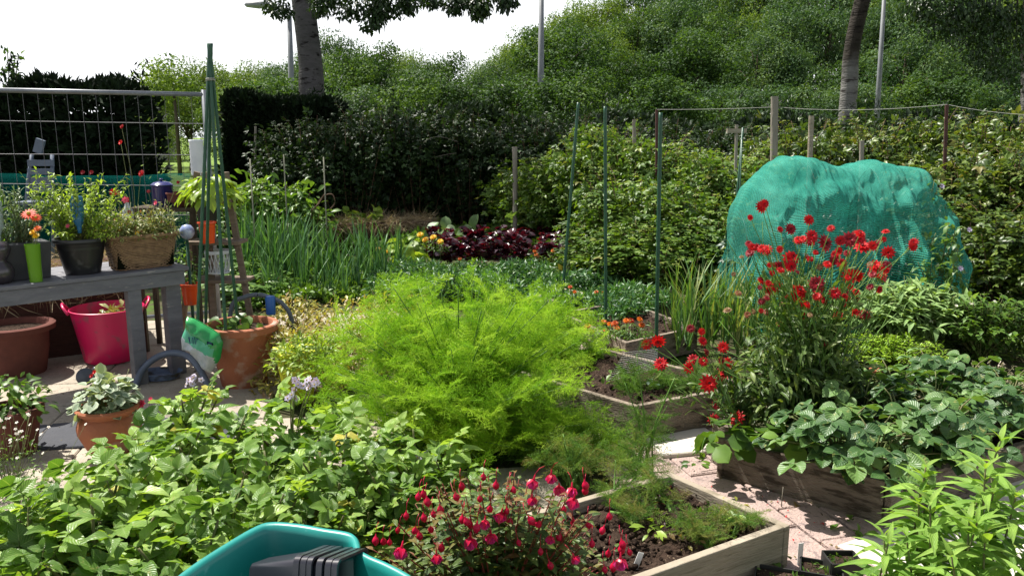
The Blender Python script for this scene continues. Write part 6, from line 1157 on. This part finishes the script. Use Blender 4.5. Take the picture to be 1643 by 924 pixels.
for py, x0_, x1_ in ((412, 700, 905), (424, 695, 930), (436, 712, 900)):
    for px in np.arange(x0_, x1_, 25): c = G(px+RNG.uniform(-6, 6), py); c[2] = .06; (place if q < 3 else dup)(lt[q % 3], c, RNG.uniform(0, 6), RNG.uniform(.9, 1.2), 'dark purple red lettuce in the row behind the green crop'); q += 1
def marigolds(label, pts, Y0, s, mats, foliage=True, name='marigold_plant', up=.12):
    c0 = D(pts[0][0], pts[0][1], Y0); t = thing(name, label, 'marigolds', (c0[0], Y0, 0)); a = Acc(); b = Acc()
    for k, (px, py) in enumerate(pts):
        p = D(px, py, Y0+RNG.uniform(-.1, .1)); flower(t, TF_double, p, (RNG.normal()*.2, -.6, .8), s, mats, k); b = Acc(); tube(b, [(p[0], p[1]+.02, max(0, p[2]-.3)), p], .003, 4); build('stem', b, M_cane, t, world=True)
        leafy_pile(a, rng, (p[0], p[1]+.04, max(.0, p[2]-.13)), .12, up, 50, .05, T_lance)
    build('foliage', a, LV_mid, t, world=True)
marigolds('row of rust orange marigolds along the timber bed between the green stakes', [(936, 528), (943, 522), (968, 516), (972, 530), (979, 520), (987, 518), (990, 526), (1005, 514), (1013, 514), (1027, 512), (1030, 521), (950, 532)], A3[1]+.22, .06, [M_marig, M_core_d])
marigolds('small group of orange red flowers just right of the leaning stake', [(915, 460), (922, 468), (957, 468), (968, 470)], 7.2, .05, [M_marig, M_core_d])
marigolds('yellow marigolds in front of the purple lettuces', [(606, 400), (623, 402), (669, 402), (682, 384), (674, 376), (706, 387), (695, 380), (650, 405)], G(650, 450)[1]+.5, .10, [M_yelpet, M_core_y])
marigolds('orange marigold heads poking from the purple lettuces', [(846, 432), (860, 408), (738, 415), (858, 403), (887, 402)], G(800, 445)[1], .06, [M_marig, M_core_y])
for k, (px, py, Y, r, n_, mt_, T_, sz, lb) in enumerate(((480, 525, 5.3, .36, 1900, LV_yel, T_small, .05, 'yellowish small leaved herb beside the yellow green pot'), (565, 482, 5.7, .46, 2600, LV_yel, T_small, .05, 'straggly yellow and red leaved herb left behind the fennel'), (500, 590, 4.9, .26, 1100, LV_lime, T_small, .045, 'lime green herb growing out of the yellow green pot'), (640, 470, 6.2, .38, 1500, LV_yel, T_small, .05, 'straggly herb directly behind the left of the fennel'), (470, 478, 6.4, .36, 1600, LV_yel, T_small, .055, 'yellow green herb behind the arching hose'))):
    c = D(px, py, Y); t = thing('golden_herb', lb, 'herb', (c[0], c[1], 0)); a = Acc(); b = Acc(); leafy_pile(a, rng, (c[0], c[1], .0 if k != 2 else .28), r, c[2]+.02 if k != 2 else .2, n_, sz, T_, spread=.8); stems_from(b, rng, (c[0], c[1], 0), [np.array((c[0]+rng.normal()*r*.5, c[1]+rng.normal()*r*.4, c[2]*rng.uniform(.6, 1.05))) for _ in range(18)], .002, 3); build('foliage', a, mt_, t, world=True); build('stems', b, M_brown_cane, t, world=True)

# ---------------- sage, thyme and the other right hand mounds
LV_sage = leafmat('sage_leaf', [(.15, .25, .09), (.23, .36, .13), (.32, .45, .18)], trans=.3, rough=.6, spec=.2)
LV_thy = leafmat('thyme_leaf', [(.15, .28, .02), (.24, .40, .035), (.33, .50, .05)], trans=.38)
def mound(name, label, cat, px, toppy, basepy, rad, n, size, T, mat, seed, flowers=None, fmat=None, up=.5, ysq=.7):
    rng = np.random.default_rng(seed); c = G(px, basepy); c[1] += rad*ysq; top = D(px, toppy, c[1])[2]; t = thing(name, label, cat, (c[0], c[1], 0)); a = Acc(); b = Acc()
    tips = []
    for k in range(max(20, n//18)):
        an = rng.uniform(0, 6.28); q = rng.random()**.5; e = c+(rad*q*math.cos(an), rad*q*math.sin(an)*ysq, top*(1-.45*q*q)*rng.uniform(.8, 1.05)); P = curve_pts([c, c*.5+e*.5+(0, 0, top*.1), e], 7); tube(b, P, (.004, .002), 4); tips.append(e); m = 18; s = rng.random(m)**.6; bs = np.stack([np.interp(s, np.linspace(0, 1, len(P)), P[:, j]) for j in range(3)], -1); o = uvec(rng, m); inst(a, T, frames(o*(1, 1, .5)+(0, 0, .25), o*.5+(0, 0, 1)), bs, size*rng.uniform(.6, 1.25, m), rng.random(m))
    build('foliage', a, mat, t, world=True); build('stems', b, M_cane, t, world=True)
    if flowers:
        for k in range(flowers): e = tips[k % len(tips)]; flower(t, TF_five, e+(rng.normal()*.03, -.02, .02), (rng.normal()*.3, -.5, .9), .035, fmat, k)
    return t
mound('sage_bush', 'grey green sage bush with long soft leaves in front of the green net', 'sage', 1495, 448, 590, .62, 3600, .115, leaf(4, .38, 5, fold=.15, curl=.45, shape='lance', wave=.01), LV_sage, 701)
mound('herb_mound', 'bright yellow green fine leaved herb mound below the sage', 'herb', 1460, 535, 612, .5, 6000, .035, T_small, LV_thy, 702)
mound('flowering_mound', 'mound of tiny pinkish white flowers at the right edge behind the strawberries', 'flowering plant', 1612, 580, 690, .36, 2600, .022, T_small, leafmat('tiny_pale_flower', [(.42, .34, .30), (.28, .24, .17), (.10, .14, .06)], trans=.2), 703)
mound('weed_clump', 'leafy clump with a few white flowers at the right edge beside the sage', 'weed', 1612, 470, 600, .45, 2200, .06, T_obov, LV_mid, 704, 5, [M_whitep, M_core_y])
t = thing('clay_pot', 'small clay pot just visible under the fine leaved herb mound', 'pot', G(1405, 612)); a = Acc(); lathe(a, [(0, 0), (.035, 0), (.05, .09), (.046, .09), (0, .07)], seg=24); build('body', a, M_terra, t, sharp=.7)
# sweet pea climbing at the net's right side
LV_pea = leafmat('pea_leaf', [(.06, .14, .04), (.11, .21, .06), (.17, .28, .09)], trans=.35)
for k, (px, ty, by, Y, lb) in enumerate(((1504, 285, 520, 6.9, 'tall climbing pea with small mauve flowers at the right side of the net'), (1545, 335, 520, 6.6, 'climbing pea right of the tall one, in front of the bramble'), (1522, 390, 500, 6.4, 'lower climbing pea over the right shoulder of the net'))):
    tp = D(px, ty, Y); t = thing('climbing_pea', lb, 'pea plant', (tp[0], Y, 0)); a = Acc(); b = Acc()
    for q in range(5):
        x0 = tp[0]+RNG.normal()*.1; P = curve_pts([(x0, Y, 0), (x0+RNG.normal()*.05, Y, tp[2]*.5), (x0+RNG.normal()*.06, Y, tp[2]*RNG.uniform(.75, 1))], 20); tube(b, P, .003, 4); m = 40; s = np.linspace(.15, 1, m); bs = np.stack([np.interp(s, np.linspace(0, 1, len(P)), P[:, j]) for j in range(3)], -1)+RNG.normal(size=(m, 3))*.03; o = uvec(RNG, m); inst(a, T_obov, frames(o, o*.3+(0, 0, 1)), bs, RNG.uniform(.05, .09, m), RNG.random(m))
    build('foliage', a, LV_pea, t, world=True); build('stems', b, M_cane, t, world=True)
    for q, (fx, fy) in enumerate(((1511, 299), (1555, 369), (1541, 431))[k:k+1]): flower(t, TF_rose, D(fx, fy, Y-.06), (0, -.8, .4), .055, [M_lav, M_core_g])
# middle bed small plants
LV_cab = leafmat('cabbage_leaf', [(.11, .2, .14), (.16, .27, .19)], trans=.2, rough=.5)
for k, (px, py, n_, s_, mt_, lb) in enumerate(((1035, 628, 12, .08, LV_cab, 'blue green cabbage seedling in the corner bed'), (1102, 608, 12, .06, LV_cab, 'second blue green cabbage seedling, right in the corner bed'), (985, 615, 8, .05, LV_mid, 'small leafy seedling at the left of the corner bed'), (960, 625, 8, .05, LV_mid, 'tiny seedling by the left board of the corner bed'), (1042, 858, 16, .05, LV_lime, 'bright seedling tuft near the middle of the front bed'), (1150, 835, 12, .045, LV_mid, 'leafy seedling at the right back of the front bed'), (1205, 850, 6, .045, LV_mid, 'round leaved seedling inside the right board of the front bed'), (1040, 478, 26, .09, LV_mid, 'leafy plants in the farthest small bed'), (1070, 800, 20, .03, LV_purp, 'reddish leaf seedlings near the back of the front bed'), (1100, 870, 14, .035, LV_yel, 'yellowish small weeds in the front bed soil'), (1170, 825, 14, .035, LV_yel, 'yellow green weeds at the right back of the front bed'), (1085, 840, 12, .03, LV_purp, 'reddish seedlings in the front bed'), (1040, 815, 16, .03, LV_purp, 'purple tinged seedlings at the back of the front bed'))):
    c = G(px, py, .16 if k != 7 else .25); t = thing('seedling', lb, 'seedling', c); a = Acc(); leafy_pile(a, rng, c, .055+.01*n_/8, .07, n_, s_, T_obov); build('leaves', a, mt_, t, world=True)
# wire mesh by the beds
M_wmesh = solid('thin_galvanised_wire', (.5, .5, .48), (.4, .4, .38), rough=.4, metal=.5, bump=0)
t = thing('wire_netting', 'chicken wire sheet bent over the end of the timber bed beside the green stakes', 'wire netting', G(985, 600)); a = Acc(); w0 = [G(975, 612, .2), G(1055, 590, .2), G(1055, 560, .42), G(1000, 566, .42)]
for k in range(13):
    u = k/12; p = w0[0]*(1-u)+w0[1]*u; q = w0[3]*(1-u)+w0[2]*u; tube(a, [p, q+(0, .0, 0)], .0015, 3, cap=False); p = w0[0]*(1-u)+w0[3]*u; q = w0[1]*(1-u)+w0[2]*u; tube(a, [p, q], .0015, 3, cap=False)
build('wires', a, M_wmesh, t, world=True)
t = thing('chicken_wire', 'hexagonal chicken wire guard standing dark at the foot of the raspberries', 'wire netting', D(1070, 470, 7.9)*(1, 1, 0)); a = Acc(); xa_ = D(1040, 470, 7.9)[0]; xb_ = D(1105, 470, 7.9)[0]; step = .05
for r in range(12):
    for k in range(int((xb_-xa_)/step)):
        x = xa_+k*step+(step/2 if r % 2 else 0); z = .05+r*.045; 
        for sg in (-1, 1): tube(a, [(x, 7.9, z+.015), (x+sg*step/2, 7.9, z+.03)], .0012, 3, cap=False)
        tube(a, [(x, 7.9, z-.015), (x, 7.9, z+.015)], .0012, 3, cap=False)
build('wires', a, M_wmesh, t, world=True)

# ---------------- bottom: wheelbarrow, nested pots, trays, label
M_bar = solid('teal_barrow_plastic', (.012, .24, .21), (.01, .19, .165), scale=3, rough=.38, spec=.5, bump=.02, speck=((.08, .30, .27), 30, .66)); zr = .56
rim_px = [(240, 975), (300, 924), (356, 886), (412, 853), (440, 846), (480, 849), (520, 856), (556, 862), (568, 870), (574, 888), (590, 899), (620, 912), (660, 935), (720, 985)]
rim = [G(x, y, zr) for x, y in rim_px]; rim = [np.array((p[0], p[1], zr)) for p in rim]; far = rim[0]*.5+rim[-1]*.5
rim = rim + [rim[-1]+(-.02, -.35, 0), rim[-1]+(-.16, -.7, 0), rim[0]+(.14, -.7, 0), rim[0]+(0, -.35, 0)]
L_ = curve_pts(rim+[rim[0]], 120)[:-1]; ctr = L_.mean(0); t = thing('wheelbarrow', 'teal plastic wheelbarrow tray at the bottom edge of the picture', 'wheelbarrow', (ctr[0], ctr[1], 0)); a = Acc(); n = len(L_)
rows_ = []
prev = L_
for s, dz in ((1.045, -.035), (1.055, -.015), (1.045, 0), (1.02, .008), (.995, .004), (.98, -.012), (.93, -.12), (.84, -.26), (.62, -.31), (.02, -.32)): R_ = ctr+(L_-ctr)*np.array((s, s, 1)); R_[:, 2] = zr+dz; rows_.append(R_)
V = np.vstack(rows_); i = np.arange(len(rows_)-1)[:, None]*n; j = np.arange(n)[None]; j2 = (j+1) % n; a.add(V, np.stack([i+j, i+j2, i+n+j2, i+n+j], -1), R=.5); o = build('tray', a, M_bar, t, world=True); sd = o.modifiers.new('thick', 'SOLIDIFY'); sd.thickness = .006; sd.offset = -1
a = Acc(); cw = ctr+(.05, .42, 0); cw[2] = .19
tube(a, [(cw[0]+.17*math.cos(x), cw[1]+.17*math.sin(x)*0+.17*math.sin(x), .19) if 0 else (cw[0], cw[1]-.25+.15*math.cos(x), .19+.15*math.sin(x)) for x in np.linspace(0, 6.283, 40)], .032, 10, cap=False); wh = build('wheel', a, M_black, t, world=True); a = Acc(); tube(a, [(cw[0]-.03, cw[1]-.25, .19), (cw[0]+.03, cw[1]-.25, .19)], .12, 20); hb = build('rim', a, M_galv, t, world=True, sharp=.8); hb.parent = wh
for sg in (-1, 1): a = Acc(); tube(a, [(ctr[0]+sg*.18, ctr[1]-.35, 0), (ctr[0]+sg*.18, ctr[1]-.3, .26)], .014, 8); build('leg', a, M_galv, t, world=True)
# nested square black pots on their side
M_blk2 = solid('glossy_black_plastic', (.016, .016, .022), (.022, .022, .03), scale=6, rough=.3, spec=.5, bump=.02)
def square_pot(a, off, s0_=.030, s1_=.052, L=.105, lip=.007, wall=.0025):
    """axis along +x, base at off, mouth at off+L"""
    def ringsq(x, h, rr=.22, n=6):
        pts = []; r = h*rr
        for q, (cx0, cz0) in enumerate(((1, 1), (-1, 1), (-1, -1), (1, -1))):
            for k in range(n): th = q*math.pi/2+k*math.pi/2/(n-1); pts.append((x, cx0*(h-r)+r*math.cos(th), cz0*(h-r)+r*math.sin(th)))
        return pts
    R = [ringsq(off, .004), ringsq(off, s0_-.004), ringsq(off+.004, s0_), ringsq(off+L-lip*1.6, s1_-.004), ringsq(off+L-lip*1.5, s1_+.0015), ringsq(off+L, s1_+.0025), ringsq(off+L+.001, s1_-.001), ringsq(off+L-.004, s1_-.006), ringsq(off+.008, s0_-wall), ringsq(off+.008, .004)]
    V = np.array(R).reshape(-1, 3); n = len(R[0]); i = np.arange(len(R)-1)[:, None]*n; j = np.arange(n)[None]; a.add(V, np.stack([i+j, i+n+j, i+n+(j+1) % n, i+(j+1) % n], -1), R=.5)
pc = G(492, 936, zr-.06); offs = (0, .013, .022, .045, .055, .068); Rz = Matrix.Rotation(-.27, 3, 'Z') @ Matrix.Rotation(-.06, 3, 'Y') @ Matrix.Rotation(-.30, 3, 'X'); sc_p = 1.68
for k, of in enumerate((0, .012, .022, .04, .055, .066)):
    t = thing('square_pot', ['hindmost black square pot of the nested stack, its tapered body showing', 'second black square pot from the back of the nested stack', 'third black square pot in the nested stack', 'fourth black square pot in the nested stack', 'fifth black square pot in the nested stack, next to the open one', 'foremost black square pot of the nested stack, its open mouth facing right'][k], 'pot', (pc[0], pc[1], pc[2]), 'nested black square pots in the wheelbarrow'); a = Acc(); square_pot(a, of-.09); a.V = [(v*sc_p) @ np.array(Rz).T for v in a.V]; build('body', a, M_blk2, t, sharp=.9)
# seed trays bottom right
M_tray = solid('dull_black_tray', (.018, .018, .018), (.03, .03, .028), rough=.5, bump=.05)
def tray(label, px, py, w, d, h, rz, z0=.03, seed=1, green=60):
    c = G(px, py, z0+h); t = thing('seed_tray', label, 'seed tray', (c[0], c[1], z0), 'black seed trays by the path'); a = Acc(); th_ = .006
    for dx, dy, sx, sy in ((0, d/2, w, th_), (0, -d/2, w, th_), (w/2, 0, th_, d-th_), (-w/2, 0, th_, d-th_)): R = np.array(Matrix.Rotation(rz, 2)); o_ = R @ np.array((dx, dy)); box_acc(a, (o_[0], o_[1], h/2), (sx, sy, h), rz)
    build('body', a, M_tray, t, smooth=False); a = Acc(); box_acc(a, (0, 0, h*.38), (w-th_*2.2, d-th_*2.2, h*.7), rz); build('soil', a, M_soil, t, smooth=False)
    a = Acc(); rg = np.random.default_rng(seed); R = np.array(Matrix.Rotation(rz, 2)); uv_ = rg.uniform(-.43, .43, (green, 2))*(w, d); P = np.column_stack([uv_ @ R.T, np.full(green, h*.74)]); inst(a, T_small, frames(uvec(rg, green)+(0, 0, .4), uvec(rg, green)+(0, 0, 1)), P, rg.uniform(.012, .03, green), rg.random(green)); build('seedlings', a, LV_mid, t)
tray('small square black seed tray nearest the pale slab', 1352, 893, .12, .10, .07, .0, .05, 1, 30)
tray('second black seed tray touching the square one, with young green leaves', 1318, 909, .15, .11, .06, -.35, .03, 2, 60)
tray('flat black tray with clear lid ribs at the bottom edge beside the dark board', 1270, 935, .26, .20, .05, -.35, .03, 3, 90)
M_lab = solid('white_plant_label', (.75, .75, .72), (.65, .65, .62), rough=.4)
for k, (px, py, hgt, tlt, z0, lb) in enumerate(((1017, 912, .075, .35, .15, 'white plastic plant label stuck in the front bed soil by the fuchsia'), (1283, 904, .10, .0, .02, 'grey white plant label standing by the seed trays'), (1302, 700, .10, .1, .2, 'pale blue plant label in the dark leaves of the strawberry bed'))):
    c = G(px, py, z0); t = thing('plant_label', lb, 'plant label', c); a = Acc(); box_acc(a, c+(math.sin(tlt)*hgt*.5, 0, hgt/2-.01), (.022, .002, hgt), .2, tilt=Matrix.Rotation(tlt, 3, 'Y')); build('tag', a, M_lab, t, world=True, smooth=False)
# fallen red petals on the path
a = Acc(); n = 46; c = np.array([G(RNG.uniform(1130, 1330), RNG.uniform(770, 870), .03) for _ in range(n)]); inst(a, T_obov, frames(uvec(RNG, n)*(1, 1, .1), np.tile((0, 0, 1.), (n, 1))), c, RNG.uniform(.008, .02, n), RNG.random(n)); tag(build('fallen_petals', a, M_redpet), 'scattered red petals lying on the path', None, None, 'stuff')
a = Acc(); n = 420; c = np.array([G(RNG.uniform(960, 1440), RNG.uniform(715, 920), .03) for _ in range(n//2)] + [G(RNG.uniform(0, 520), RNG.uniform(600, 780), .035) for _ in range(n//2)]); inst(a, T_obov, frames(uvec(RNG, n)*(1, 1, .15), uvec(RNG, n)*.3+(0, 0, 1.)), c, RNG.uniform(.006, .022, n), RNG.random(n)); tag(build('leaf_litter', a, leafmat('dry_litter', [(.05, .035, .02), (.12, .08, .045), (.2, .15, .08), (.10, .13, .04)], trans=.1, rough=.8, spec=.1)), 'dry leaf crumbs and soil spilled on the paving', None, None, 'stuff')
# moss and small weeds in the joints
# small stick standing on the path
t = thing('thin_stick', 'thin dry stick standing upright in a joint of the path', 'stick', G(1253, 820)); a = Acc(); tube(a, [G(1253, 820), G(1253, 820)+(.003, 0, .12)], .0025, 4); build('stick', a, M_twig, t, world=True)
